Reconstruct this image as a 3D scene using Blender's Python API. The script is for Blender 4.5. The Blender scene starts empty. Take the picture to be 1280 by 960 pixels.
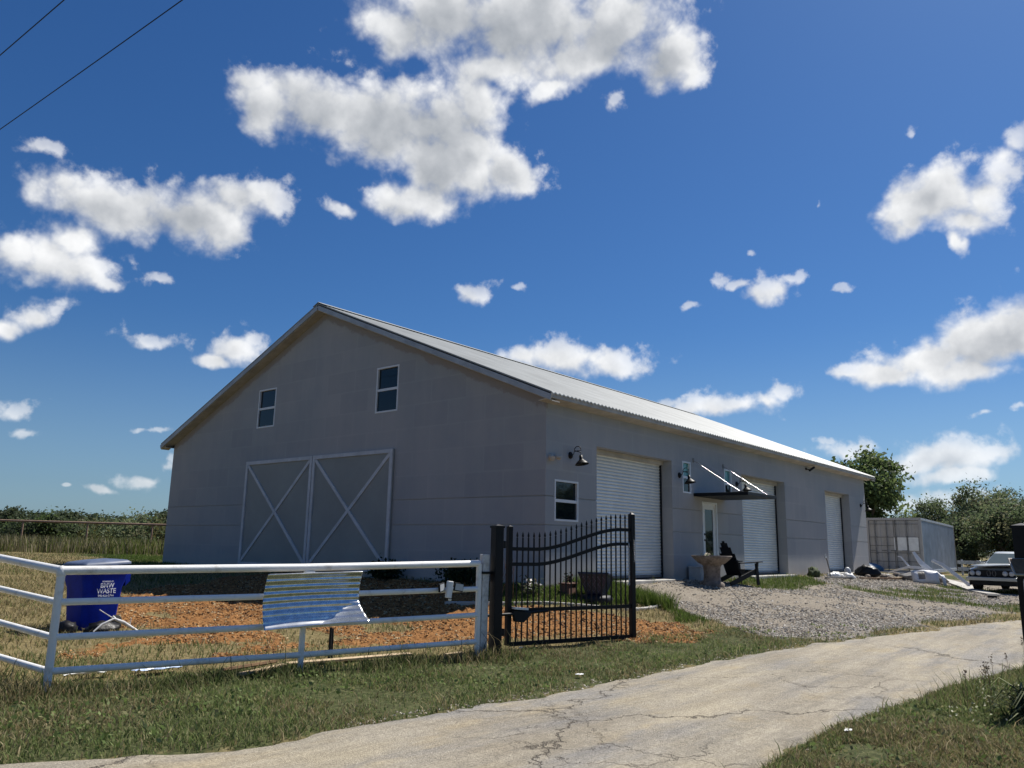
import bpy, bmesh, math, random
import numpy as np
from mathutils import Vector, Matrix
rng = np.random.default_rng(7)
random.seed(7)
S = bpy.context.scene
COL = S.collection
PI = math.pi
# ------------------------------------------------------------------ camera
cam_d = bpy.data.cameras.new('camera'); cam = bpy.data.objects.new('camera', cam_d); COL.objects.link(cam)
CYAW, CPIT, CROL = 0.6958, 0.2012, 0.0196
fw = Vector((math.cos(CPIT)*math.cos(CYAW), math.cos(CPIT)*math.sin(CYAW), math.sin(CPIT)))
rt = Vector((math.sin(CYAW), -math.cos(CYAW), 0)); up = rt.cross(fw)
rt2 = math.cos(CROL)*rt + math.sin(CROL)*up; up2 = -math.sin(CROL)*rt + math.cos(CROL)*up
M = Matrix((rt2, up2, -fw)).transposed().to_4x4(); M.translation = Vector((-13.5402, -10.3236, 0.7293))
cam.matrix_world = M
cam_d.sensor_width = 36; cam_d.lens = 993.68/1280*36; cam_d.clip_start = .1; cam_d.clip_end = 3000
S.camera = cam
CAM = np.array([-13.5402, -10.3236])
# ------------------------------------------------------------------ view
S.view_settings.view_transform = 'Standard'; S.view_settings.look = 'None'
S.view_settings.exposure = EXPOSURE = 0.45; S.view_settings.gamma = 1
# ------------------------------------------------------------------ sun
SUN_EL, SUN_AZ = math.radians(54.5), math.radians(-8.5)
sd = Vector((math.cos(SUN_EL)*math.cos(SUN_AZ), math.cos(SUN_EL)*math.sin(SUN_AZ), math.sin(SUN_EL)))
ld = bpy.data.lights.new('sun', 'SUN'); ld.energy = 5.0; ld.angle = math.radians(.53); ld.color = (1, .955, .88)
lo = bpy.data.objects.new('sun', ld); COL.objects.link(lo); lo.rotation_euler = sd.to_track_quat('Z', 'Y').to_euler(); lo.location = (40, -10, 60)
# ------------------------------------------------------------------ sky with clouds (world)
CLOUDS=[(45.63,36.25,8.62,3.22),(39.15,36.14,10.4,3.77),(32.37,35.87,7.88,3.45),(27.57,33.91,3.32,2.76),(49.71,35.11,4.2,2.09),(26.04,32.31,1.7,1.19),(37.14,31.87,2.47,0.84),(32.41,30.99,0.94,0.9),(41.64,33.02,4.13,1.86),(35.25,33.69,4.13,1.95),(58.72,29.36,3.42,2.82),(54.79,29.33,6.03,3.43),(50.25,29.33,7.21,3.72),(45.3,29.7,6.05,3.75),(42.81,30.34,3.54,2.72),(45.17,26.81,4.99,3.52),(47.38,24.25,4.31,1.79),(40.19,26.62,2.96,2.25),(43.27,25.83,3.34,2.14),(49.81,24.34,2.97,1.19),(53.42,23.29,1.7,0.77),(43.23,27.97,4.04,2.44),(39.3,25.77,2.01,1.19),(59.99,30.53,2.06,1.27),(69.87,21.27,3.89,2.13),(67.32,20.99,5.11,2.4),(64.3,21.13,4.93,2.57),(62.15,21.7,3.74,2.72),(60.47,23.33,3.15,1.81),(58.5,23.62,2.51,1.6),(57.31,22.93,1.21,1.51),(71.64,17.12,3.97,2.24),(73.42,17.25,3.27,1.88),(68.79,17.15,2.6,1.54),(70.36,18.47,3.41,1.83),(67.97,16.27,1.42,0.89),(65.33,16.63,1.48,0.51),(71.74,13.42,2.32,1.24),(73.22,12.48,1.97,0.85),(70.63,14.1,1.29,0.87),(72.86,23.44,1.61,0.66),(65.29,13.07,2.61,0.63),(59.39,12.86,2.72,1.01),(58.29,13.68,1.33,0.9),(60.89,11.95,1.55,0.59),(72.08,7.57,1.62,0.8),(71.27,6.17,1.18,0.43),(42.41,18.18,1.82,0.94),(39.64,18.31,0.65,0.38),(35.17,13.53,6.33,1.33),(36.95,13.99,3.7,1.33),(32.13,13,3.14,0.94),(39.32,13.84,2.05,1.01),(26.6,9.97,3.48,0.93),(23.86,10.01,3.28,1.1),(20.34,10.98,1.92,0.84),(21.69,10.43,1.83,0.9),(28.39,10.39,1.58,0.56),(24.65,18.64,0.73,0.66),(21.63,17.77,1.88,1.31),(19.97,18.39,1.39,0.65),(23.43,18.34,1.32,0.42),(22.35,20,0.54,0.3),(12.24,21.92,2.62,1.64),(9.74,22.97,3.02,2.33),(7.46,21.66,2.1,2.19),(9.36,19.45,0.69,1.18),(8.65,22.13,2.75,2.11),(10.78,22.03,2.35,1.61),(6.41,23.17,1.6,1.23),(5.34,24.9,0.93,1.1),(8.56,20.6,2.24,1.06),(5.5,13.95,3.36,3.04),(8.25,13.32,3.56,2.49),(11.58,12.45,3.89,1.57),(14.39,11.7,2.92,1.03),(16.46,11.68,1.51,0.64),(9.63,11.26,3.82,1.1),(3.98,14.79,3.43,3.09),(16.47,6.75,2.85,0.81),(10.61,6.39,4.11,1.48),(8.62,6.21,1.83,1.02),(13.01,5.82,2.59,0.9),(11.19,4.76,2.69,0.6),(18.23,7.23,0.76,0.41),(12.74,3.23,3.92,1.11),(10.28,3.45,2.34,0.81),(15.07,3.03,1.83,0.68),(66.71,2.98,0.98,0.39),(64.46,3.76,1.94,0.62),(63.53,4.95,1.04,0.74),(64.33,7.1,1.24,0.23),(11.54,26.59,0.69,0.47),(17.55,23.05,0.34,0.34),(15.94,17.36,0.76,0.4),(27.27,16.95,1.11,0.37),(9.1,8.66,0.94,0.27),(7.02,9.01,0.72,0.32),(68.73,3.03,0.38,0.16)]
r2 = random.Random(11)
for k in range(12):                      # the same sort of clouds go on all round
    a = 96 + k*19.5; e = r2.uniform(6, 40)
    CLOUDS.append((((a + r2.uniform(-5, 5) + 180) % 360) - 180, e, r2.uniform(3, 9), r2.uniform(1.2, 3)))
W = bpy.data.worlds.new('World'); S.world = W; W.use_nodes = True
def build_world():
    nt = W.node_tree; N = nt.nodes; L = nt.links; N.clear()
    def mk(t, tree=None, **kw):
        n = (tree or nt).nodes.new(t)
        for k, v in kw.items(): setattr(n, k, v)
        return n
    g = bpy.data.node_groups.new('cloud_field', 'ShaderNodeTree')
    g.interface.new_socket('P', in_out='INPUT', socket_type='NodeSocketVector')
    g.interface.new_socket('D', in_out='OUTPUT', socket_type='NodeSocketFloat'); g.interface.new_socket('T', in_out='OUTPUT', socket_type='NodeSocketFloat')
    thk = None
    gi = mk('NodeGroupInput', g); go = mk('NodeGroupOutput', g); prev = None
    for (a, e, ra, re) in CLOUDS:
        m = mk('ShaderNodeVectorMath', g, operation='MULTIPLY_ADD')
        m.inputs[1].default_value = (1/ra, 1/re, 0); m.inputs[2].default_value = (-a/ra, -e/re, 0)
        g.links.new(gi.outputs[0], m.inputs[0])
        ln = mk('ShaderNodeVectorMath', g, operation='LENGTH'); g.links.new(m.outputs[0], ln.inputs[0])
        tt = mk('ShaderNodeMath', g, operation='MULTIPLY_ADD'); tt.inputs[1].default_value = -min(re, ra*.8); tt.inputs[2].default_value = min(re, ra*.8); g.links.new(ln.outputs['Value'], tt.inputs[0])
        if thk is None: thk = tt.outputs[0]
        else:
            s = mk('ShaderNodeMath', g, operation='SMOOTH_MAX'); s.inputs[2].default_value = .6; g.links.new(thk, s.inputs[0]); g.links.new(tt.outputs[0], s.inputs[1]); thk = s.outputs[0]
        if prev is None: prev = ln.outputs['Value']
        else:
            s = mk('ShaderNodeMath', g, operation='SMOOTH_MIN'); s.inputs[2].default_value = .28
            g.links.new(prev, s.inputs[0]); g.links.new(ln.outputs['Value'], s.inputs[1]); prev = s.outputs[0]
    g.links.new(prev, go.inputs[0]); g.links.new(thk, go.inputs[1])
    def math_(op, a, b=None, c=None, clamp=False):
        n = mk('ShaderNodeMath', operation=op); n.use_clamp = clamp
        for i, v in enumerate((a, b, c)):
            if v is None: continue
            if isinstance(v, (int, float)): n.inputs[i].default_value = v
            else: L.new(v, n.inputs[i])
        return n.outputs[0]
    def smooth(v, lo_, hi_):
        n = mk('ShaderNodeMapRange', interpolation_type='SMOOTHSTEP'); L.new(v, n.inputs[0]); n.inputs[1].default_value = lo_; n.inputs[2].default_value = hi_
        return n.outputs[0]
    tc = mk('ShaderNodeTexCoord'); sp = mk('ShaderNodeSeparateXYZ'); L.new(tc.outputs['Generated'], sp.inputs[0])
    az = math_('MULTIPLY', math_('ARCTAN2', sp.outputs[1], sp.outputs[0]), 180/PI)
    el = math_('MULTIPLY', math_('ARCSINE', sp.outputs[2]), 180/PI)
    cb = mk('ShaderNodeCombineXYZ'); L.new(az, cb.inputs[0]); L.new(el, cb.inputs[1])
    # warp the outline
    def noise(scale, detail, rough, off=0, typ='FBM'):
        n = mk('ShaderNodeTexNoise', noise_type=typ); n.inputs['Scale'].default_value = scale; n.inputs['Detail'].default_value = detail
        n.inputs['Roughness'].default_value = rough
        if off:
            v = mk('ShaderNodeVectorMath', operation='ADD'); v.inputs[1].default_value = (off, off, off); L.new(tc.outputs['Generated'], v.inputs[0]); L.new(v.outputs[0], n.inputs['Vector'])
        else: L.new(tc.outputs['Generated'], n.inputs['Vector'])
        return n
    wn = noise(14, 4, .55, 3.1)
    wv = mk('ShaderNodeVectorMath', operation='MULTIPLY_ADD'); wv.inputs[1].default_value = (3.6, 2.2, 0); L.new(wn.outputs['Color'], wv.inputs[0])
    sub = mk('ShaderNodeVectorMath', operation='ADD'); sub.inputs[1].default_value = (-1.8, -1.1, 0); L.new(cb.outputs[0], sub.inputs[0]); L.new(sub.outputs[0], wv.inputs[2])
    P = wv.outputs[0]
    g1 = mk('ShaderNodeGroup'); g1.node_tree = g; L.new(P, g1.inputs[0])
    pv = mk('ShaderNodeVectorMath', operation='ADD'); pv.inputs[1].default_value = (-1.0, .8, 0); L.new(P, pv.inputs[0])
    g2 = mk('ShaderNodeGroup'); g2.node_tree = g; L.new(pv.outputs[0], g2.inputs[0])     # one step nearer the sun
    f1 = math_('SUBTRACT', 1, g1.outputs[0])
    n1 = noise(17, 7, .53).outputs[0]
    vo = mk('ShaderNodeTexVoronoi', feature='SMOOTH_F1'); vo.inputs['Scale'].default_value = 34; vo.inputs['Detail'].default_value = 3; vo.inputs['Roughness'].default_value = .55; vo.inputs['Smoothness'].default_value = .6
    nv = mk('ShaderNodeVectorMath', operation='MULTIPLY_ADD'); nv.inputs[1].default_value = (.03, .03, .03); L.new(wn.outputs['Color'], nv.inputs[0]); L.new(tc.outputs['Generated'], nv.inputs[2]); L.new(nv.outputs[0], vo.inputs['Vector'])
    lump = math_('SUBTRACT', .5, vo.outputs['Distance'])
    nn = math_('ADD', math_('MULTIPLY', math_('SUBTRACT', n1, .5), 2.1), math_('MULTIPLY', lump, .50))
    small = math_('SUBTRACT', 1, smooth(g2.outputs[1], -.9, 1.0))          # little clouds are torn and thin
    nn2 = math_('MULTIPLY', math_('MULTIPLY', math_('SUBTRACT', noise(50, 6, .58, 9.2).outputs[0], .5), 3.6), small)
    dens = math_('ADD', math_('ADD', math_('MULTIPLY_ADD', f1, 1.35, .25), nn), math_('SUBTRACT', nn2, math_('MULTIPLY', small, .22)))
    thin = math_('ADD', .42, math_('MULTIPLY', smooth(g2.outputs[1], -.9, .9), .58))
    alpha = math_('MULTIPLY', math_('POWER', smooth(dens, -.06, .95), 1.15), thin)
    # light: bright rims towards the sun, grey thick middles
    big = math_('MULTIPLY', math_('SUBTRACT', noise(11, 4, .55, 5.3).outputs[0], .5), 2.6)
    thick = smooth(math_('ADD', g2.outputs[1], math_('ADD', math_('MULTIPLY', nn, .35), big)), -.2, 3.3)
    fine = math_('MULTIPLY', math_('SUBTRACT', noise(26, 5, .5, 1.7).outputs[0], .5), .55)
    lum = math_('ADD', math_('SUBTRACT', math_('ADD', 1.0, 0), math_('MULTIPLY', thick, .43)), math_('ADD', fine, math_('MULTIPLY', lump, .10)))
    lum = math_('MINIMUM', math_('MAXIMUM', lum, .42), 1.12)
    ramp = mk('ShaderNodeValToRGB'); e = ramp.color_ramp.elements
    e[0].position = .3; e[0].color = (1.95, 2.2, 2.55, 1); e[1].position = 1.0; e[1].color = (7.5, 7.55, 7.6, 1)
    x = e.new(.62); x.color = (3.9, 4.08, 4.35, 1)
    L.new(lum, ramp.inputs[0])
    sky = mk('ShaderNodeTexSky', sky_type='NISHITA'); sky.sun_disc = False; sky.sun_elevation = SUN_EL; sky.sun_rotation = PI/2 - SUN_AZ
    sky.altitude = 200; sky.air_density = 1.0; sky.dust_density = .55; sky.ozone_density = 2.0
    hs = mk('ShaderNodeHueSaturation'); hs.inputs['Saturation'].default_value = SKY_SAT; hs.inputs['Value'].default_value = SKY_VAL; hs.inputs['Hue'].default_value = .5
    L.new(sky.outputs[0], hs.inputs['Color'])
    sr = mk('ShaderNodeMapRange', interpolation_type='SMOOTHSTEP'); L.new(el, sr.inputs[0]); sr.inputs[1].default_value = 0; sr.inputs[2].default_value = 16; sr.inputs[3].default_value = .62; sr.inputs[4].default_value = SKY_SAT; L.new(sr.outputs[0], hs.inputs['Saturation'])
    tn = mk('ShaderNodeMix', data_type='RGBA', blend_type='MULTIPLY'); tn.inputs[0].default_value = 1; tn.inputs[7].default_value = (*SKY_TINT, 1); L.new(hs.outputs[0], tn.inputs[6])
    low = smooth(el, -1, 12)             # thin out the clouds' contrast in the haze by the horizon
    mx = mk('ShaderNodeMix', data_type='RGBA'); L.new(alpha, mx.inputs[0]); L.new(tn.outputs[2], mx.inputs[6]); L.new(ramp.outputs[0], mx.inputs[7])
    fa = math_('MULTIPLY', alpha, math_('ADD', .62, math_('MULTIPLY', low, .38))); L.new(fa, mx.inputs[0])
    bg = mk('ShaderNodeBackground'); bg.inputs[1].default_value = .1; L.new(mx.outputs[2], bg.inputs[0])
    out = mk('ShaderNodeOutputWorld'); L.new(bg.outputs[0], out.inputs[0])
SKY_SAT, SKY_VAL, SKY_TINT = 1.22, 1.08, (.29, .42, .56)
build_world()
W.cycles.sampling_method = 'MANUAL'; W.cycles.sample_map_resolution = 512
S.cycles.max_bounces = 6; S.cycles.transparent_max_bounces = 6

# ------------------------------------------------------------------ helpers
def link(o, parent=None):
    COL.objects.link(o)
    if parent is not None: o.parent = parent
    return o
def tag(o, label, cat, group=None):
    o['label'] = label; o['category'] = cat
    if group: o['group'] = group
    return o
def thing(name, label, cat, loc=(0, 0, 0), rotz=0, group=None):
    o = link(bpy.data.objects.new(name, None)); o.empty_display_size = .2
    o.location = loc; o.rotation_euler = (0, 0, rotz)
    return tag(o, label, cat, group)
class MB:
    def __init__(s): s.v = []; s.f = []; s.sm = []
    def add(s, vs, fs, smooth=False):
        n = len(s.v); s.v += [tuple(p) for p in vs]; s.f += [tuple(i+n for i in f) for f in fs]; s.sm += [smooth]*len(fs); return s
    def box(s, c, d, rz=0, m=None):
        hx, hy, hz = d[0]/2, d[1]/2, d[2]/2
        R_ = Matrix.Rotation(rz, 3, 'Z') if m is None else m
        vs = [Vector(c) + R_ @ Vector((x*hx, y*hy, z*hz)) for x in (-1, 1) for y in (-1, 1) for z in (-1, 1)]
        return s.add(vs, [(0, 1, 3, 2), (4, 6, 7, 5), (0, 4, 5, 1), (2, 3, 7, 6), (0, 2, 6, 4), (1, 5, 7, 3)])
    def bar(s, a, b, w, h, upv=(0, 0, 1)):
        a, b = Vector(a), Vector(b); d = (b-a); l = d.length; d.normalize(); u = Vector(upv)
        if abs(d.dot(u)) > .98: u = Vector((0, 1, 0))
        sx = d.cross(u).normalized(); u = sx.cross(d)
        return s.box((a+b)/2, (l, w, h), m=Matrix((d, sx, u)).transposed())
    def tube(s, pts, r, n=12, cap=True):
        pts = [Vector(p) for p in pts]; rs = r if isinstance(r, (list, tuple)) else [r]*len(pts)
        base = len(s.v); prev_u = None; vs = []
        for i, p in enumerate(pts):
            d = (pts[min(i+1, len(pts)-1)] - pts[max(i-1, 0)]).normalized()
            u = prev_u if prev_u is not None else (Vector((0, 0, 1)) if abs(d.z) < .9 else Vector((1, 0, 0)))
            u = (u - d*u.dot(d)).normalized(); prev_u = u; w = d.cross(u)
            vs += [p + (u*math.cos(2*PI*k/n) + w*math.sin(2*PI*k/n))*rs[i] for k in range(n)]
        fs = [(i*n+k, i*n+(k+1) % n, (i+1)*n+(k+1) % n, (i+1)*n+k) for i in range(len(pts)-1) for k in range(n)]
        s.add(vs, fs, True)
        if cap:
            s.add(vs[:n], [tuple(range(n))[::-1]]); s.add(vs[-n:], [tuple(range(n))])
        return s
    def lathe(s, prof, c=(0, 0, 0), n=20, m=None):
        R_ = m or Matrix.Identity(3)
        vs = [Vector(c) + R_ @ Vector((r*math.cos(2*PI*k/n), r*math.sin(2*PI*k/n), z)) for (r, z) in prof for k in range(n)]
        fs = [(i*n+k, i*n+(k+1) % n, (i+1)*n+(k+1) % n, (i+1)*n+k) for i in range(len(prof)-1) for k in range(n)]
        return s.add(vs, fs, True)
    def quad(s, a, b, c, d): return s.add([a, b, c, d], [(0, 1, 2, 3)])
    def build(s, name, m, parent=None, bevel=0):
        me = bpy.data.meshes.new(name); me.from_pydata(s.v, [], s.f); me.polygons.foreach_set('use_smooth', s.sm)
        me.materials.append(m); me.update()
        o = link(bpy.data.objects.new(name, me), parent)
        if bevel:
            b = o.modifiers.new('bevel', 'BEVEL'); b.width = bevel; b.segments = 2; b.limit_method = 'ANGLE'; b.angle_limit = .7
        return o
def np_mesh(name, V, F, m, col=None, smooth=False, parent=None):
    """V (n,3), F (k,3 or 4) arrays -> object, optional per-vertex albedo"""
    me = bpy.data.meshes.new(name); k = F.shape[1]
    me.vertices.add(len(V)); me.vertices.foreach_set('co', np.ascontiguousarray(V, dtype=np.float32).ravel())
    me.loops.add(F.size); me.loops.foreach_set('vertex_index', np.ascontiguousarray(F, dtype=np.int32).ravel())
    me.polygons.add(len(F)); me.polygons.foreach_set('loop_start', np.arange(0, F.size, k, dtype=np.int32)); me.polygons.foreach_set('loop_total', np.full(len(F), k, dtype=np.int32))
    me.polygons.foreach_set('use_smooth', np.full(len(F), smooth)); me.update(calc_edges=True)
    if col is not None:
        a = me.color_attributes.new('col', 'FLOAT_COLOR', 'POINT'); c = np.ones((len(V), 4), np.float32); c[:, :col.shape[1]] = col
        a.data.foreach_set('color', c.ravel())
    me.materials.append(m); me.validate()
    return link(bpy.data.objects.new(name, me), parent)
def copy_tree(o, parent=None):
    c = o.copy(); COL.objects.link(c)
    if parent is not None: c.parent = parent; c.matrix_parent_inverse = o.matrix_parent_inverse.copy()
    for ch in list(o.children): copy_tree(ch, c)
    return c

# numpy value noise
_perm = np.random.default_rng(3).random((256, 256))
def vnoise(x, y):
    xi = np.floor(x).astype(int); yi = np.floor(y).astype(int); fx = x-xi; fy = y-yi; fx = fx*fx*(3-2*fx); fy = fy*fy*(3-2*fy)
    a = _perm[xi % 256, yi % 256]; b = _perm[(xi+1) % 256, yi % 256]; c = _perm[xi % 256, (yi+1) % 256]; d = _perm[(xi+1) % 256, (yi+1) % 256]
    return a*(1-fx)*(1-fy)+b*fx*(1-fy)+c*(1-fx)*fy+d*fx*fy
def fbm(x, y, o=4):
    s = 0; a = .5; t = 0
    for i in range(o): s = s+a*vnoise(x*2**i+17.3*i, y*2**i-9.1*i); t += a; a *= .55
    return s/t

# ------------------------------------------------------------------ materials
def newmat(name):
    m = bpy.data.materials.new(name); m.use_nodes = True; nt = m.node_tree
    return m, nt, nt.nodes['Principled BSDF']
def mat(name, c, rough=.6, metal=0, var=.12, scale=6, bump=0, bscale=60, c2=None, spec=None, detail=5, thresh=None, coat=0):
    m, nt, b = newmat(name); N = nt.nodes; L = nt.links
    tc = N.new('ShaderNodeTexCoord')
    n = N.new('ShaderNodeTexNoise'); n.inputs['Scale'].default_value = scale; n.inputs['Detail'].default_value = detail; n.inputs['Roughness'].default_value = .62
    L.new(tc.outputs['Object'], n.inputs['Vector'])
    r = N.new('ShaderNodeValToRGB'); e = r.color_ramp.elements
    d = c2 if c2 else tuple(min(1, x*(1-var*2)) for x in c); u = c if c2 else tuple(min(1, x*(1+var)) for x in c)
    lo_, hi_ = thresh if thresh else (.33, .67)
    e[0].position = lo_; e[1].position = hi_; e[0].color = (*d, 1); e[1].color = (*u, 1)
    L.new(n.outputs[0], r.inputs[0]); L.new(r.outputs[0], b.inputs['Base Color'])
    b.inputs['Roughness'].default_value = rough; b.inputs['Metallic'].default_value = metal
    if spec is not None: b.inputs['Specular IOR Level'].default_value = spec
    if coat: b.inputs['Coat Weight'].default_value = coat
    if bump:
        n2 = N.new('ShaderNodeTexNoise'); n2.inputs['Scale'].default_value = bscale; n2.inputs['Detail'].default_value = 4; L.new(tc.outputs['Object'], n2.inputs['Vector'])
        bp = N.new('ShaderNodeBump'); bp.inputs['Strength'].default_value = bump; bp.inputs['Distance'].default_value = .01
        L.new(n2.outputs[0], bp.inputs['Height']); L.new(bp.outputs[0], b.inputs['Normal'])
    return m
def mat_attr(name, rough=.8, transl=0, spec=.25, var=0):
    m, nt, b = newmat(name); N = nt.nodes; L = nt.links
    a = N.new('ShaderNodeVertexColor'); a.layer_name = 'col'
    L.new(a.outputs[0], b.inputs['Base Color']); b.inputs['Roughness'].default_value = rough; b.inputs['Specular IOR Level'].default_value = spec
    if transl:
        t = N.new('ShaderNodeBsdfTranslucent'); L.new(a.outputs[0], t.inputs[0])
        mx = N.new('ShaderNodeMixShader'); mx.inputs[0].default_value = transl
        L.new(b.outputs[0], mx.inputs[1]); L.new(t.outputs[0], mx.inputs[2]); L.new(mx.outputs[0], N['Material Output'].inputs[0])
    return m
def mat_wall():
    m, nt, b = newmat('wall_paint'); N = nt.nodes; L = nt.links
    tc = N.new('ShaderNodeTexCoord')
    def noise(s, d=5, r=.6, st=(1, 1, 1)):
        mp = N.new('ShaderNodeMapping'); mp.inputs['Scale'].default_value = st; L.new(tc.outputs['Object'], mp.inputs[0])
        n = N.new('ShaderNodeTexNoise'); n.inputs['Scale'].default_value = s; n.inputs['Detail'].default_value = d; n.inputs['Roughness'].default_value = r; L.new(mp.outputs[0], n.inputs['Vector']); return n.outputs[0]
    def ramp(f, p):
        r = N.new('ShaderNodeValToRGB'); e = r.color_ramp.elements; e[0].position, e[1].position = p[0][0], p[1][0]; e[0].color, e[1].color = (*p[0][1], 1), (*p[1][1], 1); L.new(f, r.inputs[0]); return r.outputs[0]
    base = ramp(noise(.22, 5, .7), ((.33, (.305, .325, .34)), (.66, (.40, .385, .38))))
    def mix(a, bb, f, t='MIX'):
        x = N.new('ShaderNodeMix'); x.data_type = 'RGBA'; x.blend_type = t
        if isinstance(f, float): x.inputs[0].default_value = f
        else: L.new(f, x.inputs[0])
        L.new(a, x.inputs[6]); L.new(bb, x.inputs[7]) if not isinstance(bb, tuple) else setattr(x.inputs[7], 'default_value', (*bb, 1)); return x.outputs[2]
    # board sized patches of touched-up plaster, faint
    br = N.new('ShaderNodeTexBrick'); br.inputs['Scale'].default_value = .42; br.inputs['Mortar Size'].default_value = .012; br.inputs['Mortar Smooth'].default_value = .6
    br.inputs['Color1'].default_value = (.92, .92, .93, 1); br.inputs['Color2'].default_value = (1.05, 1.04, 1.03, 1); br.inputs['Mortar'].default_value = (1.06, 1.05, 1.04, 1)
    cmb = N.new('ShaderNodeCombineXYZ'); sp = N.new('ShaderNodeSeparateXYZ'); L.new(tc.outputs['Object'], sp.inputs[0])
    ad = N.new('ShaderNodeMath'); L.new(sp.outputs[0], ad.inputs[0]); L.new(sp.outputs[1], ad.inputs[1]); L.new(ad.outputs[0], cmb.inputs[0]); L.new(sp.outputs[2], cmb.inputs[1]); L.new(cmb.outputs[0], br.inputs[0])
    c = mix(base, br.outputs[0], .8, 'MULTIPLY')
    # vertical wash streaks
    c = mix(c, ramp(noise(1.1, 4, .6, (3, 3, .25)), ((.3, (.93, .93, .94)), (.7, (1.05, 1.04, 1.03)))), .5, 'MULTIPLY')
    # unpainted darker strip along the rakes of the gable (paint was cut in by hand)
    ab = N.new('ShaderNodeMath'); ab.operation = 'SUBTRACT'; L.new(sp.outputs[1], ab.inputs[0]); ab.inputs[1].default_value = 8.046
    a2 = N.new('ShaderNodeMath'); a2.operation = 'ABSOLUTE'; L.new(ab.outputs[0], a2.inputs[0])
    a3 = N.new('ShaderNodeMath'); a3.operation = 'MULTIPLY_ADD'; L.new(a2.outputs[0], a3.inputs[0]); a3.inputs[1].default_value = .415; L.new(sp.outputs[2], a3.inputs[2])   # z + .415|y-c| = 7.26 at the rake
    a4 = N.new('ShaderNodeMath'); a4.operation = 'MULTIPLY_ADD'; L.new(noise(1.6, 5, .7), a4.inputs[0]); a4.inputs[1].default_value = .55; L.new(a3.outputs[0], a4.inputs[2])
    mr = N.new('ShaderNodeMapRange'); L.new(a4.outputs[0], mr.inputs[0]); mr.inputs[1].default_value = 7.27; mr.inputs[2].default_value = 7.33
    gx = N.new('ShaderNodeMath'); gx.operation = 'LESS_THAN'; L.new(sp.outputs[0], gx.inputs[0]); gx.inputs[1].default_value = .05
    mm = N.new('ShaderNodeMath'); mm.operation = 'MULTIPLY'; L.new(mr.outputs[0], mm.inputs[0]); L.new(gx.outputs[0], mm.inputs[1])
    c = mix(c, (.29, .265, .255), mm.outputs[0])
    # splash of pale dust at the foot of the wall
    m5 = N.new('ShaderNodeMath'); m5.operation = 'MULTIPLY_ADD'; L.new(noise(2.2, 5), m5.inputs[0]); m5.inputs[1].default_value = -.7; L.new(sp.outputs[2], m5.inputs[2])
    m6 = N.new('ShaderNodeMapRange'); L.new(m5.outputs[0], m6.inputs[0]); m6.inputs[1].default_value = .12; m6.inputs[2].default_value = -.35; m6.inputs[4].default_value = .55
    c = mix(c, (.50, .45, .40), m6.outputs[0])
    L.new(c, b.inputs['Base Color']); b.inputs['Roughness'].default_value = .72; b.inputs['Specular IOR Level'].default_value = .35
    bp = N.new('ShaderNodeBump'); bp.inputs['Strength'].default_value = .25; bp.inputs['Distance'].default_value = .006
    L.new(noise(38, 5, .7), bp.inputs['Height']); L.new(bp.outputs[0], b.inputs['Normal'])
    return m
def mat_glass(name, c, rough=.03):
    m, nt, b = newmat(name); N = nt.nodes; L = nt.links
    b.inputs['Base Color'].default_value = (*c, 1); b.inputs['Roughness'].default_value = rough; b.inputs['Specular IOR Level'].default_value = .42
    n = N.new('ShaderNodeTexNoise'); n.inputs['Scale'].default_value = 1.4; tc = N.new('ShaderNodeTexCoord'); L.new(tc.outputs['Object'], n.inputs[0])
    bp = N.new('ShaderNodeBump'); bp.inputs['Strength'].default_value = .05; bp.inputs['Distance'].default_value = .05; L.new(n.outputs[0], bp.inputs['Height']); L.new(bp.outputs[0], b.inputs['Normal'])
    return m
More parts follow.
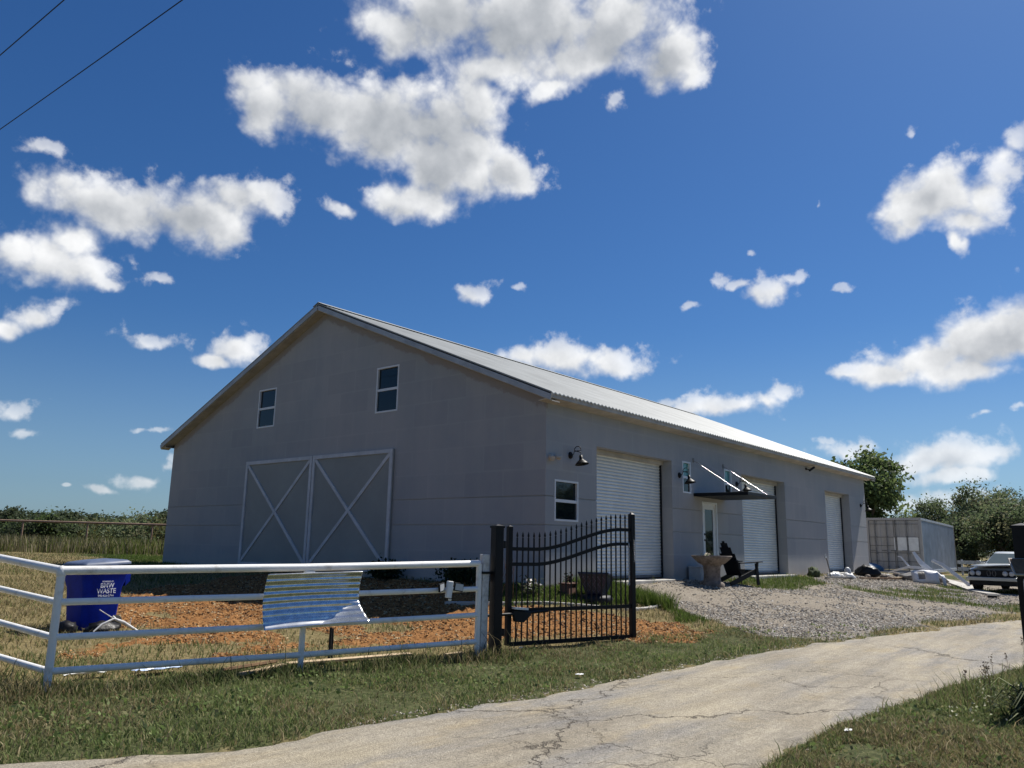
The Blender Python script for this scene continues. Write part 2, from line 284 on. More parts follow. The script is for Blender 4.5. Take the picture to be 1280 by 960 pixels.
def mat_road():
    m, nt, b = newmat('road_surface'); N = nt.nodes; L = nt.links
    tc = N.new('ShaderNodeTexCoord')
    def mapv(sc, rz=0):
        mp = N.new('ShaderNodeMapping'); mp.inputs['Scale'].default_value = sc; mp.inputs['Rotation'].default_value = (0, 0, rz); L.new(tc.outputs['Object'], mp.inputs[0]); return mp.outputs[0]
    def noise(s, d=5, r=.6, sc=(1, 1, 1), rz=0):
        n = N.new('ShaderNodeTexNoise'); n.inputs['Scale'].default_value = s; n.inputs['Detail'].default_value = d; n.inputs['Roughness'].default_value = r; L.new(mapv(sc, rz), n.inputs['Vector']); return n
    def ramp(f, pts):
        r = N.new('ShaderNodeValToRGB'); e = r.color_ramp.elements
        while len(e) < len(pts): e.new(.5)
        for i, (p, c) in enumerate(pts): e[i].position = p; e[i].color = (*c, 1)
        L.new(f, r.inputs[0]); return r.outputs[0]
    def mix(a, bb, f, t='MIX'):
        x = N.new('ShaderNodeMix'); x.data_type = 'RGBA'; x.blend_type = t
        if isinstance(f, float): x.inputs[0].default_value = f
        else: L.new(f, x.inputs[0])
        L.new(a, x.inputs[6])
        if isinstance(bb, tuple): x.inputs[7].default_value = (*bb, 1)
        else: L.new(bb, x.inputs[7])
        return x.outputs[2]
    c = ramp(noise(.55, 5, .6, (1, 1.6, 1)).outputs[0], [(.3, (.32, .28, .215)), (.5, (.385, .345, .275)), (.68, (.43, .375, .275))])
    # grey tar-like wear running along the driving direction
    c = mix(c, (.26, .255, .25), ramp(noise(.8, 6, .62, (.45, 1.9, 1), .12).outputs[0], [(.50, (0, 0, 0)), (.66, (.72, .72, .72))]))
    c = mix(c, (.42, .34, .21), ramp(noise(1.3, 5, .6, (.7, 1.4, 1), .3).outputs[0], [(.55, (0, 0, 0)), (.74, (.65, .65, .65))]))
    c = mix(c, ramp(noise(48, 4, .75).outputs[0], [(.32, (.55, .54, .53)), (.68, (1.32, 1.32, 1.31))]), .9, 'MULTIPLY')
    c = mix(c, ramp(noise(9, 6, .7).outputs[0], [(.3, (.78, .78, .78)), (.7, (1.14, 1.14, 1.13))]), .8, 'MULTIPLY')
    c = mix(c, ramp(noise(1.2, 7, .7, (.22, 3.2, 1), .09).outputs[0], [(.36, (.76, .76, .77)), (.6, (1.06, 1.05, 1.04))]), .85, 'MULTIPLY')
    # cracks: warped cell borders, kept only in patches
    wn = noise(1.7, 6, .65); wv = N.new('ShaderNodeVectorMath'); wv.operation = 'MULTIPLY_ADD'; wv.inputs[1].default_value = (1.1, 1.1, 0); L.new(wn.outputs['Color'], wv.inputs[0]); L.new(mapv((1, 1, 1)), wv.inputs[2])
    def crack(scale, wid, sc=(1, 1, 1)):
        mp = N.new('ShaderNodeMapping'); mp.inputs['Scale'].default_value = sc; L.new(wv.outputs[0], mp.inputs[0])
        v = N.new('ShaderNodeTexVoronoi'); v.feature = 'DISTANCE_TO_EDGE'; v.inputs['Scale'].default_value = scale; L.new(mp.outputs[0], v.inputs['Vector'])
        r = N.new('ShaderNodeMapRange'); L.new(v.outputs['Distance'], r.inputs[0]); r.inputs[1].default_value = 0; r.inputs[2].default_value = wid; r.inputs[3].default_value = 1; r.inputs[4].default_value = 0; return r.outputs[0]
    def mul(a, bb):
        n = N.new('ShaderNodeMath'); n.operation = 'MULTIPLY'; L.new(a, n.inputs[0]); L.new(bb, n.inputs[1]); return n.outputs[0]
    k1 = mul(crack(.32, .0055, (.5, 1, 1)), ramp(noise(.5, 2).outputs[0], [(.36, (0, 0, 0)), (.48, (1, 1, 1))]))
    k2 = mul(crack(1.15, .013), ramp(noise(.33, 3).outputs[0], [(.50, (0, 0, 0)), (.62, (.6, .6, .6))]))
    mxk = N.new('ShaderNodeMath'); mxk.operation = 'MAXIMUM'; L.new(k1, mxk.inputs[0]); L.new(k2, mxk.inputs[1])
    c = mix(c, (.13, .11, .085), mxk.outputs[0])
    L.new(c, b.inputs['Base Color']); b.inputs['Roughness'].default_value = .9; b.inputs['Specular IOR Level'].default_value = .2
    h = N.new('ShaderNodeMath'); h.operation = 'MULTIPLY_ADD'; L.new(mxk.outputs[0], h.inputs[0]); h.inputs[1].default_value = -1.2; L.new(noise(70, 4, .7).outputs[0], h.inputs[2])
    bp = N.new('ShaderNodeBump'); bp.inputs['Strength'].default_value = .9; bp.inputs['Distance'].default_value = .02; L.new(h.outputs[0], bp.inputs['Height']); L.new(bp.outputs[0], b.inputs['Normal'])
    return m
def mat_ground():
    m, nt, b = newmat('ground_surface'); N = nt.nodes; L = nt.links
    tc = N.new('ShaderNodeTexCoord'); a = N.new('ShaderNodeVertexColor'); a.layer_name = 'col'
    sp = N.new('ShaderNodeSeparateColor'); L.new(a.outputs[0], sp.inputs[0])
    def noise(s, d=6, r=.65):
        n = N.new('ShaderNodeTexNoise'); n.inputs['Scale'].default_value = s; n.inputs['Detail'].default_value = d; n.inputs['Roughness'].default_value = r; L.new(tc.outputs['Object'], n.inputs['Vector']); return n.outputs[0]
    def ramp(f, pts):
        r = N.new('ShaderNodeValToRGB'); e = r.color_ramp.elements
        while len(e) < len(pts): e.new(.5)
        for i, (p, c) in enumerate(pts): e[i].position = p; e[i].color = (*c, 1)
        L.new(f, r.inputs[0]); return r.outputs[0]
    def mix(x1, x2, f, t='MIX'):
        x = N.new('ShaderNodeMix'); x.data_type = 'RGBA'; x.blend_type = t
        if isinstance(f, float): x.inputs[0].default_value = f
        else: L.new(f, x.inputs[0])
        L.new(x1, x.inputs[6]); L.new(x2, x.inputs[7]); return x.outputs[2]
    nf = noise(14); nm = noise(3)
    dry = ramp(nf, [(.3, (.085, .068, .032)), (.5, (.17, .135, .062)), (.7, (.25, .205, .11))])
    grn = ramp(nf, [(.3, (.028, .034, .013)), (.5, (.06, .068, .027)), (.7, (.12, .12, .055))])
    ora = ramp(nf, [(.3, (.085, .04, .015)), (.5, (.23, .108, .038)), (.7, (.34, .18, .07))])
    grv = ramp(noise(34), [(.3, (.13, .112, .09)), (.5, (.24, .215, .18)), (.7, (.36, .33, .28))])
    grv = mix(grv, ramp(nm, [(.35, (.72, .66, .6)), (.65, (1.1, 1.06, 1.0))]), .6, 'MULTIPLY')
    def edge(ch):        # ragged borders
        x = N.new('ShaderNodeMath'); x.operation = 'MULTIPLY_ADD'; L.new(noise(5), x.inputs[0]); x.inputs[1].default_value = .9; L.new(ch, x.inputs[2])
        r = N.new('ShaderNodeMapRange'); L.new(x.outputs[0], r.inputs[0]); r.inputs[1].default_value = .80; r.inputs[2].default_value = 1.05; return r.outputs[0]
    c = mix(dry, grn, edge(sp.outputs[2])); c = mix(c, grv, edge(sp.outputs[1])); c = mix(c, ora, edge(sp.outputs[0]))
    L.new(c, b.inputs['Base Color']); b.inputs['Roughness'].default_value = .95; b.inputs['Specular IOR Level'].default_value = .1
    bp = N.new('ShaderNodeBump'); bp.inputs['Strength'].default_value = .7; bp.inputs['Distance'].default_value = .03; L.new(noise(22), bp.inputs['Height']); L.new(bp.outputs[0], b.inputs['Normal'])
    return m
MAT = {}
MAT['wall'] = mat_wall()
MAT['door_paint'] = mat('door_paint', (.285, .29, .275), .6, var=.06, scale=.8, bump=.1)
MAT['trim'] = mat('trim_paint', (.56, .56, .58), .55, var=.08, scale=3)
MAT['white'] = mat('white_paint', (.78, .78, .77), .42, var=.06, scale=4)
MAT['window_white'] = mat('window_vinyl', (.74, .75, .76), .4, var=.03)
MAT['fence_white'] = mat('fence_paint', (.83, .82, .79), .42, var=.10, scale=7, bump=.2, bscale=45, c2=(.58, .55, .50), thresh=(.28, .46), detail=9)
MAT['wood_white'] = mat('weathered_white_wood', (.66, .66, .65), .8, c2=(.42, .41, .40), scale=9, thresh=(.35, .55))
MAT['black'] = mat('black_paint', (.006, .007, .009), .5, var=.2, scale=8, spec=.25)
MAT['dark_plastic'] = mat('dark_plastic', (.010, .012, .015), .55, var=.2, scale=8, spec=.25)
MAT['roof'] = mat('roof_metal', (.315, .33, .325), .60, metal=.06, var=.10, scale=.9)
MAT['fascia'] = mat('fascia_metal', (.40, .41, .42), .5, metal=.2, var=.1, scale=2)
MAT['soffit'] = mat('soffit_board', (.46, .42, .36), .7, var=.12, scale=2.5)
MAT['roller'] = mat('roller_door_metal', (.74, .76, .74), .42, metal=.1, var=.05, scale=1.5)
MAT['concrete'] = mat('pale_concrete', (.46, .44, .40), .85, var=.14, scale=3, bump=.3)
MAT['stone'] = mat('cast_stone', (.20, .165, .14), .9, var=.25, scale=9, bump=.5)
MAT['glass'] = mat_glass('window_glass', (.006, .012, .015)); MAT['glass_teal_reflection'] = mat_glass('teal_reflection_glass', (.10, .30, .28), .12); MAT['windshield'] = mat_glass('car_glass', (.10, .125, .125), .08)  # teal pane: a greenish reflection put into the base colour
MAT['galv'] = mat('galvanised_sheet', (.70, .71, .71), .24, metal=.93, var=.1, scale=14)
MAT['steel'] = mat('bright_steel', (.6, .6, .62), .25, metal=.9, var=.05)
MAT['bin'] = mat('blue_plastic', (.001, .020, .30), .55, var=.15, scale=5, bump=.08, spec=.15)
MAT['bin_lid'] = mat('grey_blue_plastic', (.085, .115, .19), .5, var=.15, scale=6)
MAT['bag'] = mat('black_plastic_film', (.006, .006, .007), .45, var=.2, scale=12, bump=.8, bscale=14, spec=.3)
MAT['rust'] = mat('rusty_pipe', (.36, .25, .18), .85, c2=(.22, .13, .085), scale=7)
MAT['lumber'] = mat('pale_lumber', (.56, .43, .27), .8, c2=(.40, .29, .17), scale=11)
MAT['old_wood'] = mat('brown_lumber', (.24, .14, .07), .85, c2=(.13, .075, .04), scale=11)
MAT['container'] = mat('container_paint', (.42, .405, .395), .6, c2=(.36, .345, .33), scale=2.4, bump=.1)
MAT['container_dark'] = mat('container_rods', (.20, .195, .19), .6, var=.2)
MAT['container_side'] = mat('container_side_paint', (.38, .43, .50), .55, var=.12, scale=1.2)
MAT['tarp_blue'] = mat('blue_tarp', (.03, .115, .24), .5, var=.2, scale=5)
MAT['car'] = mat('silver_car_paint', (.46, .48, .47), .35, metal=.3, var=.05, scale=2, coat=.5)
MAT['scrap'] = mat('white_car_panels', (.74, .75, .77), .35, var=.06, scale=3)
MAT['tyre'] = mat('tyre_rubber', (.014, .014, .014), .85, var=.2)
MAT['navy'] = mat('navy_glazed_pot', (.010, .014, .045), .35, var=.25, scale=9)
MAT['clay'] = mat('brown_clay', (.15, .075, .05), .85, var=.2, scale=12)
MAT['bark'] = mat('bark', (.11, .085, .06), .95, var=.3, scale=8, bump=.6, bscale=20)
MAT['leaf'] = mat_attr('leaves', .62, .5); MAT['blade'] = mat_attr('grass_blades', .75, .40, .15)
MAT['pebble'] = mat_attr('stones', .9); MAT['chip'] = mat_attr('bark_chips', .9)
MAT['print'] = mat('white_print', (.62, .64, .72), .6, var=.1, scale=30)
MAT['paper'] = mat('white_sheet', (.78, .78, .76), .6, var=.08, scale=10)
MAT['foil'] = mat('pale_blue_plastic', (.45, .55, .75), .35, var=.2, scale=10)
MAT['beige'] = mat('beige_plastic', (.50, .44, .37), .5, var=.1)
MAT['grey_box'] = mat('light_grey_enamel', (.50, .52, .54), .35, var=.05)
MAT['road'] = mat_road(); MAT['ground'] = mat_ground()
# ------------------------------------------------------------------ terrain
CP = np.array([(-13.5,-10.3,-.80),(-10,-1.5,-.77),(-5,-2.8,-.77),(-7.4,-2.1,-.77),(-1.2,-2.9,-.70),(.8,-5,-.70),(9.6,-7.2,-.68),(20,-9,-.66),(35,-13,-.8),(0,-9,-.74),(-8,3,-.66),
(-.2,-.2,-.14),(-.2,5,-.12),(-.2,11,-.1),(-.2,16,-.06),(-3.2,5,-.40),(-2,.4,-.45),(-5,1,-.68),(3.5,-.3,-.1),(8,-.3,-.1),(12,-.3,-.1),(18,-.3,-.1),(22.5,-.2,-.12),(22.8,16,-.1),(10,16.5,0.),
(1.3,-1.5,-.40),(4,-2.0,-.32),(6,-1.5,-.2),(8,-3,-.38),(14,-3,-.36),(20,-3,-.42),(20,-5.5,-.58),(27,-2,-.25),(36,-3,-.35),(33,3,-.2),(40,-8,-.7),(-6,12,-.28),(-11,10,-.5),(-3,20,-.02),(-8,38,.12),(-20,25,-.1),(-25,-5,-.8),(-13,-25,-.9),(10,-25,-.9),
(60,-10,-.3),(60,30,-.1),(10,60,.15),(-40,60,.15),(-60,0,-.6),(-20,-60,-.8),(40,-60,-.8),(90,60,.2),(-60,110,.3),(120,-20,.1)], float)
def _phi(r): return np.where(r > 1e-9, r*r*np.log(r+1e-12), 0)
_P = CP[:, :2]/30; _n = len(_P)
_A = np.zeros((_n+3, _n+3)); _A[:_n, :_n] = _phi(np.hypot(_P[:, None, 0]-_P[None, :, 0], _P[:, None, 1]-_P[None, :, 1]))+np.eye(_n)*4e-5
_A[:_n, _n] = 1; _A[:_n, _n+1:] = _P; _A[_n, :_n] = 1; _A[_n+1:, :_n] = _P.T
_W = np.linalg.solve(_A, np.r_[CP[:, 2], 0, 0, 0])
def zbase(x, y):
    x = np.asarray(x, float); y = np.asarray(y, float); sh = x.shape; x = x.ravel(); y = y.ravel(); out = np.empty(x.size)
    for s in range(0, x.size, 20000):
        a = x[s:s+20000]/30; b = y[s:s+20000]/30
        out[s:s+20000] = _phi(np.hypot(a[:, None]-_P[None, :, 0], b[:, None]-_P[None, :, 1])) @ _W[:_n]+_W[_n]+a*_W[_n+1]+b*_W[_n+2]
    r = np.hypot(x-5, y-5); t = np.clip((r-70)/70, 0, 1); t = t*t*(3-2*t)
    return (out*(1-t)+.15*t).reshape(sh)
def sdf(x, y, poly):          # >0 inside, metres
    p = np.array(poly, float); q = np.roll(p, -1, 0); d = np.full(x.shape, 1e9); ins = np.zeros(x.shape, bool)
    for (ax, ay), (bx, by) in zip(p, q):
        ex, ey = bx-ax, by-ay; t = np.clip(((x-ax)*ex+(y-ay)*ey)/(ex*ex+ey*ey+1e-12), 0, 1)
        d = np.minimum(d, np.hypot(x-ax-t*ex, y-ay-t*ey))
        with np.errstate(divide='ignore', invalid='ignore'):
            ins ^= ((ay > y) != (by > y)) & (x < (bx-ax)*(y-ay)/(by-ay+1e-15)+ax)
    return np.where(ins, d, -d)
ROAD_FAR = [(-40, -2.0), (-16, -3.3), (-13, -3.5), (-11.3, -3.95), (-10.6, -4.35), (-9.9, -4.65), (-9.4, -4.75), (-8.6, -4.8), (-7.5, -4.88), (-6.8, -4.92), (-6, -4.96), (-4.9, -4.97), (-3.3, -4.95), (-1.3, -5.25), (0, -5.45), (1.45, -5.9), (3.1, -6.4), (6.2, -6.9), (8.1, -7.3), (14, -8.2), (24, -10.2), (45, -15)]
ROAD_NEAR = [(-40, -8.5), (-16, -8.0), (-12, -7.9), (-9, -7.85), (-7.4, -7.8), (-6.2, -7.72), (-5.5, -7.75), (-4.75, -7.82), (-3.8, -7.93), (-2.9, -8.04), (-1.6, -8.24), (-.4, -8.5), (3, -9.3), (8, -10.6), (14, -11.8), (24, -13.8), (45, -18.5)]
ROAD = ROAD_FAR+ROAD_NEAR[::-1]
ORANGE = [(-5.6,7.4),(-.2,9),(-.2,.9),(-1.3,.4),(-1.7,-.4),(-1.0,-1.4),(-.3,-2.2),(.1,-3.0),(-.1,-3.7),(-1.2,-3.9),(-1.8,-3.25),(-3.2,-2.3),(-4.6,-1.5),(-6.2,-.6),(-8.4,-.5),(-9.2,.3),(-8.4,1.1),(-7.3,1.5),(-7.2,3.3),(-6.6,5.2)]
GRAVEL = [(1.6,-.05),(3.3,-.05),(24.5,-.05),(27,-2.5),(24,-6.5),(17,-7.2),(11,-6.9),(6.3,-6.5),(1.9,-5.9),(.4,-5.2),(.3,-4.4),(.9,-3.3),(.8,-2.7),(1.5,-2.0)]
YARD_GREEN = [(7.0,-1.7),(8.6,-2.0),(11.5,-1.8),(14.2,-.6),(13.8,-.1),(9.5,-.05),(8.3,-.1),(7.0,-.9)]
BED_GREEN = [(-1.5,-.3),(-.15,-1.45),(1.0,-1.5),(1.5,-1.9),(.9,-2.6),(.3,-2.9),(.9,-3.2),(1.6,-2.1),(2.2,-.9),(2.6,-.2),(0,0),(-.2,.9),(-1.1,.6)]
BARN_GREEN = [(-2.2,13.5),(-1,17),(1,25),(4,30),(3,19),(0,16.5),(-.1,14)]
def zones(x, y):
    """signed-distance based weights (0..1) with ragged noise: orange dirt, gravel, green grass, road"""
    jt = (fbm(x*1.3, y*1.3)-.5)*1.5
    o = np.clip(.5+(sdf(x, y, ORANGE)+jt)*1.4, 0, 1)
    hole = np.clip((fbm(x*.75+5, y*.75+3)-.49+np.clip((-x-6.2)*.05, -.06, .14))*7, 0, 1)*(y < 4.2)*(x > -9.5)*(x+y*.4 < -3.2)     # dry grass islands in the dirt
    o = o*(1-.85*hole)
    gvl = np.clip(.5+(sdf(x, y, GRAVEL)+jt*.8)*1.4, 0, 1)
    yg = np.clip(.5+(sdf(x, y, YARD_GREEN)+jt*.5)*1.8, 0, 1)
    patch = np.clip((fbm(x*.5+31, y*.5+9)-.50)*7, 0, 1)*np.clip((x-7)/5, 0, 1)
    gvl = gvl*(1-.9*yg)*(1-.75*patch)
    rn = sdf(x, y, ROAD)
    fence_y = -1.54-(x+10.08)*.2355
    verge = np.clip(.5+(fence_y+.35-y+jt*.5)*1.6, 0, 1)*(x < 4)*np.clip(.5+(2.2-x)*.6, 0, 1)
    right = (y < -7.6)*1.0
    bed = np.clip(.5+(sdf(x, y, BED_GREEN)+jt*.3)*2.5, 0, 1); bg = np.clip(.5+(sdf(x, y, BARN_GREEN)+jt)*.8, 0, 1)
    edge_dry = np.clip(1-(-rn)/.55, 0, 1)*.55            # worn strip along the road
    g = np.maximum.reduce([verge, right, bed, yg, patch*.8, bg])*(1-edge_dry*(fbm(x*3, y*3) > .42))
    o = o*(1-bed)*(1-.9*verge*(sdf(x, y, [(-2.2,-3.9),(.6,-4.2),(1.0,-2.6),(-2.2,-2.6)]) < 0))
    return o, gvl*(1-bed), g, rn
def axis(lo_, hi_, step, ends):
    mid = list(np.arange(lo_, hi_, step)); s = step; a = []; v = hi_
    while v < ends: a.append(v); s *= 1.16; v += s
    s = step; b = []; v = lo_-step
    while v > -ends: b.append(v); s *= 1.16; v -= s
    return np.array(b[::-1]+mid+a)
gx = axis(-15, 26, .11, 900); gy = axis(-11, 17, .11, 900)
GX, GY = np.meshgrid(gx, gy, indexing='ij')
zo, zv, zgr, zr = zones(GX.ravel(), GY.ravel()); zb = zbase(GX.ravel(), GY.ravel())
near = np.clip(1-np.hypot(GX.ravel()-0, GY.ravel()+2)/45, 0, 1)
fineN = fbm(GX.ravel()*2.3, GY.ravel()*2.3, 5)-.5; lumpN = np.abs(fbm(GX.ravel()*5+40, GY.ravel()*5, 4)-.5)
dz = near*(fineN*.07+zo*(lumpN*.34+.01)+zv*lumpN*.07)
inside = (zr > -.05)
dz = np.where(inside, np.minimum(dz, 0)-.05*np.clip((zr+.05)*4, 0, 1), dz)     # sink under the road sheet
inb = (GX.ravel() > .02) & (GX.ravel() < 22.5) & (GY.ravel() > .02) & (GY.ravel() < 16)
hgt = zb+dz; hgt = np.where(inb, hgt-.25, hgt)
nx, ny = len(gx), len(gy); ii, jj = np.meshgrid(np.arange(nx-1), np.arange(ny-1), indexing='ij'); a0 = (ii*ny+jj).ravel()
Fg = np.stack([a0, a0+ny, a0+ny+1, a0+1], 1)
ground = np_mesh('ground', np.stack([GX.ravel(), GY.ravel(), hgt], 1), Fg, MAT['ground'], np.stack([zo, zv, zgr], 1), True)
ground['kind'] = 'structure'
HG = hgt.reshape(nx, ny)
def zg(x, y):                 # height of the built ground sheet (bilinear)
    x = np.asarray(x, float); y = np.asarray(y, float)
    i = np.clip(np.searchsorted(gx, x)-1, 0, nx-2); j = np.clip(np.searchsorted(gy, y)-1, 0, ny-2)
    u = (x-gx[i])/(gx[i+1]-gx[i]); v = (y-gy[j])/(gy[j+1]-gy[j])
    return HG[i, j]*(1-u)*(1-v)+HG[i+1, j]*u*(1-v)+HG[i, j+1]*(1-u)*v+HG[i+1, j+1]*u*v
def zf(x, y): return float(zg(x, y))
# road sheet: strips between the two ragged edges
def resample(pl, n, xs):
    p = np.array(pl); return np.interp(xs, p[:, 0], p[:, 1])
xs = np.concatenate([np.linspace(-40, -15, 20)[:-1], np.arange(-15, 12, .1), np.linspace(12, 45, 60)])
yf = resample(ROAD_FAR, 0, xs)+(fbm(xs*1.7, xs*0+2)-.5)*.28+(fbm(xs*7, xs*0+8)-.5)*.16
yn = resample(ROAD_NEAR, 0, xs)+(fbm(xs*1.5, xs*0+22)-.5)*.28+(fbm(xs*7, xs*0+18)-.5)*.16
kk = np.linspace(0, 1, 40); RX = np.repeat(xs[:, None], 40, 1); RY = yf[:, None]+(yn-yf)[:, None]*kk[None]
RZ = zbase(RX, RY)+.012+.025*np.sin(PI*kk)[None]+(fbm(RX*.9, RY*.9)-.5)*.03
RZ[:, 0] -= .07; RZ[:, -1] -= .07
a0 = (np.arange(len(xs)-1)[:, None]*40+np.arange(39)[None]).ravel()
road = np_mesh('road', np.stack([RX.ravel(), RY.ravel(), RZ.ravel()], 1), np.stack([a0, a0+1, a0+41, a0+40], 1), MAT['road'], None, True); road['kind'] = 'structure'
# pale concrete strip before the container, concrete sills before the big doors
def slab(name, pts, h, m=MAT['concrete']):
    mb = MB(); n = len(pts); top = [(x, y, zf(x, y)+h) for x, y in pts]; bot = [(x, y, zf(x, y)-.2) for x, y in pts]
    mb.add(top+bot, [tuple(range(n))]+[(i, (i+1) % n, n+(i+1) % n, n+i) for i in range(n)])
    o = mb.build(name, m); o['kind'] = 'structure'; return o
slab('concrete_strip', [(27.4, 1.7), (27.3, -1.2), (22.2, -3.7), (18.5, -5.1), (17.6, -5.5), (17.4, -5.1), (18.3, -4.5), (22.0, -3.1), (26.0, -.6), (26.2, 1.7)][::-1], .05)
for x0, x1 in ((1.9, 5.6), (10.0, 13.6), (17.5, 20.6)):
    mb = MB(); mb.box(((x0+x1)/2, .05, -.09), (x1-x0-.1, .62, .14)); o = mb.build('door_sill', MAT['concrete'], None, .01); o['kind'] = 'structure'

# ------------------------------------------------------------------ barn
BW, BL, BH = 16.09, 22.57, 3.92; G1, G2 = 1.797, 1.187; SLOPE = .415; RZT = 7.46
barn = thing('barn', 'long grey plastered barn with metal gable roof, roller doors and crossed barn doors', 'barn')
def relief(us, vs, depth, mapf, reveal):
    mb = MB(); us = sorted(us); vs = sorted(vs); nu, nv = len(us)-1, len(vs)-1
    D = [[depth((us[i]+us[i+1])/2, (vs[j]+vs[j+1])/2) for j in range(nv)] for i in range(nu)]
    eff = lambda i, j: reveal((us[i]+us[i+1])/2, (vs[j]+vs[j+1])/2) if D[i][j] is None else D[i][j]
    for i in range(nu):
        for j in range(nv):
            u0, u1, v0, v1 = us[i], us[i+1], vs[j], vs[j+1]
            if D[i][j] is not None:
                d = D[i][j]; mb.quad(mapf(u0, v0, d), mapf(u1, v0, d), mapf(u1, v1, d), mapf(u0, v1, d))
            d = eff(i, j)
            if i+1 < nu and abs(eff(i+1, j)-d) > 1e-6:
                e = eff(i+1, j); mb.quad(mapf(u1, v0, d), mapf(u1, v0, e), mapf(u1, v1, e), mapf(u1, v1, d))
            if j+1 < nv and abs(eff(i, j+1)-d) > 1e-6:
                e = eff(i, j+1); mb.quad(mapf(u0, v1, d), mapf(u0, v1, e), mapf(u1, v1, e), mapf(u1, v1, d))
    return mb
GR = .026
def groove(v): return abs(v-G1) < GR/2 or abs(v-G2) < GR/2
gvs = [-.8, G2-GR/2, G2+GR/2, G1-GR/2, G1+GR/2]
# gable wall: barn doors cover the grooves; two upper windows
GWIN = [(10.22, 11.13, 4.10, 5.29), (4.79, 5.65, 4.07, 5.29)]
def gdep(u, v):
    for (a, b, c, d) in GWIN:
        if a < u < b and c < v < d: return None
    return .022 if groove(v) else 0
us = [0, BW]+[q for w in GWIN for q in w[:2]]; vs = gvs+[7.4, BH]+[q for w in GWIN for q in w[2:]]
mb = relief(us, vs, gdep, lambda u, v, d: (d, u, v), lambda u, v: .09)
o = mb.build('gable_wall', MAT['wall'], barn)
bm = bmesh.new(); bm.from_mesh(o.data)
for sgn, y0 in ((1, 0), (-1, BW)):
    nrm = Vector((0, -sgn*SLOPE, 1)).normalized()
    bmesh.ops.bisect_plane(bm, geom=bm.verts[:]+bm.edges[:]+bm.faces[:], plane_co=(0, y0, BH), plane_no=nrm, clear_outer=True)
bm.to_mesh(o.data); bm.free()
# long side wall
DOORS = [(1.954, 5.554, 3.056), (9.99, 13.504, 3.056), (17.55, 20.435, 3.056)]
SWIN = [(.32, 1.21, 1.28, 2.17), (6.15, 6.63, 2.24, 3.11), (8.76, 9.25, 2.24, 3.11)]
EDOOR = (7.27, 8.20, .03, 2.07)
def sdep(u, v):
    for a, b, h in DOORS:
        if a < u < b and v < h: return None
    for w in SWIN+[EDOOR]:
        if w[0] < u < w[1] and w[2] < v < w[3]: return None
    return .022 if groove(v) else 0
def srev(u, v):
    for a, b, h in DOORS:
        if a < u < b and v < h: return .62
    return .10
us = [0, BL]+[q for d in DOORS for q in d[:2]]+[q for w in SWIN+[EDOOR] for q in w[:2]]; vs = gvs+[BH+.05, 3.056]+[q for w in SWIN+[EDOOR] for q in w[2:]]
relief(us, vs, sdep, lambda u, v, d: (u, d, v), srev).build('side_wall', MAT['wall'], barn)
mb = MB()
mb.add([(BL, 0, -.8), (BL, BW, -.8), (BL, BW, BH), (BL, BW/2, 7.26), (BL, 0, BH)], [(0, 1, 2, 3, 4)])
mb.build('rear_gable_wall', MAT['wall'], barn)
mb = MB(); mb.quad((0, BW, -.8), (BL, BW, -.8), (BL, BW, BH), (0, BW, BH)); mb.build('far_side_wall', MAT['wall'], barn)
# corrugated metal roof, one sheet per slope
RX0, RX1, EV = -.30, BL+.42, .36
for sgn in (1, -1):
    xs_ = np.arange(RX0, RX1+.001, .0375); prof = .016*np.cos(xs_*2*PI/.15)
    def ry(t): return (BW/2)-sgn*(BW/2+EV)*t
    V = []; nseg = 5
    for lay in (0, -.03):
        for k in range(nseg):
            t = k/(nseg-1); V.append(np.stack([xs_, np.full_like(xs_, ry(t)), RZT-SLOPE*(BW/2+EV)*t+prof+lay-.016], 1))
    V = np.concatenate(V); n = len(xs_); F = []
    for lay in (0, 1):
        for k in range(nseg-1):
            b0 = (lay*nseg+k)*n+np.arange(n-1); F.append(np.stack([b0, b0+1, b0+n+1, b0+n], 1))
    b0 = (nseg-1)*n+np.arange(n-1); F.append(np.stack([b0, b0+1, b0+nseg*n+1, b0+nseg*n], 1))
    for e in (0, n-1):
        k0 = np.arange(nseg-1)*n+e; F.append(np.stack([k0, k0+n, k0+n+nseg*n, k0+nseg*n], 1))
    np_mesh('roof', V, np.concatenate(F), MAT['roof'], None, False, barn)
mb = MB(); mb.box(((RX0+RX1)/2, BW/2-.11, RZT-.018), (RX1-RX0+.02, .26, .014), m=Matrix.Rotation(math.atan(SLOPE), 3, 'X')); mb.box(((RX0+RX1)/2, BW/2+.11, RZT-.018), (RX1-RX0+.02, .26, .014), m=Matrix.Rotation(-math.atan(SLOPE), 3, 'X'))
mb.build('ridge_cap', MAT['roof'], barn)
for xx in (RX0, RX1):      # rake boards and their soffits
    for sgn in (1, -1):
        e0 = (xx, BW/2, RZT-.13); e1 = (xx, BW/2-sgn*(BW/2+EV), RZT-.13-SLOPE*(BW/2+EV))
        mb = MB(); mb.bar(e0, e1, .03, .125); mb.build('rake_board', MAT['fascia'], barn)
        s = 1 if xx < 0 else -1; wx = 0 if xx < 0 else BL
        a = Vector((xx+s*.02, BW/2, RZT-.20)); b = Vector((xx+s*.02, e1[1], e1[2]-.06)); c = Vector((wx, e1[1], e1[2]-.06)); d = Vector((wx, BW/2, RZT-.20))
        mb = MB(); dn = Vector((0, 0, -.02)); mb.add([a, b, c, d, a+dn, b+dn, c+dn, d+dn], [(0, 1, 2, 3), (4, 5, 6, 7), (0, 1, 5, 4), (1, 2, 6, 5), (2, 3, 7, 6), (3, 0, 4, 7)])
        mb.build('rake_soffit', MAT['soffit'], barn)
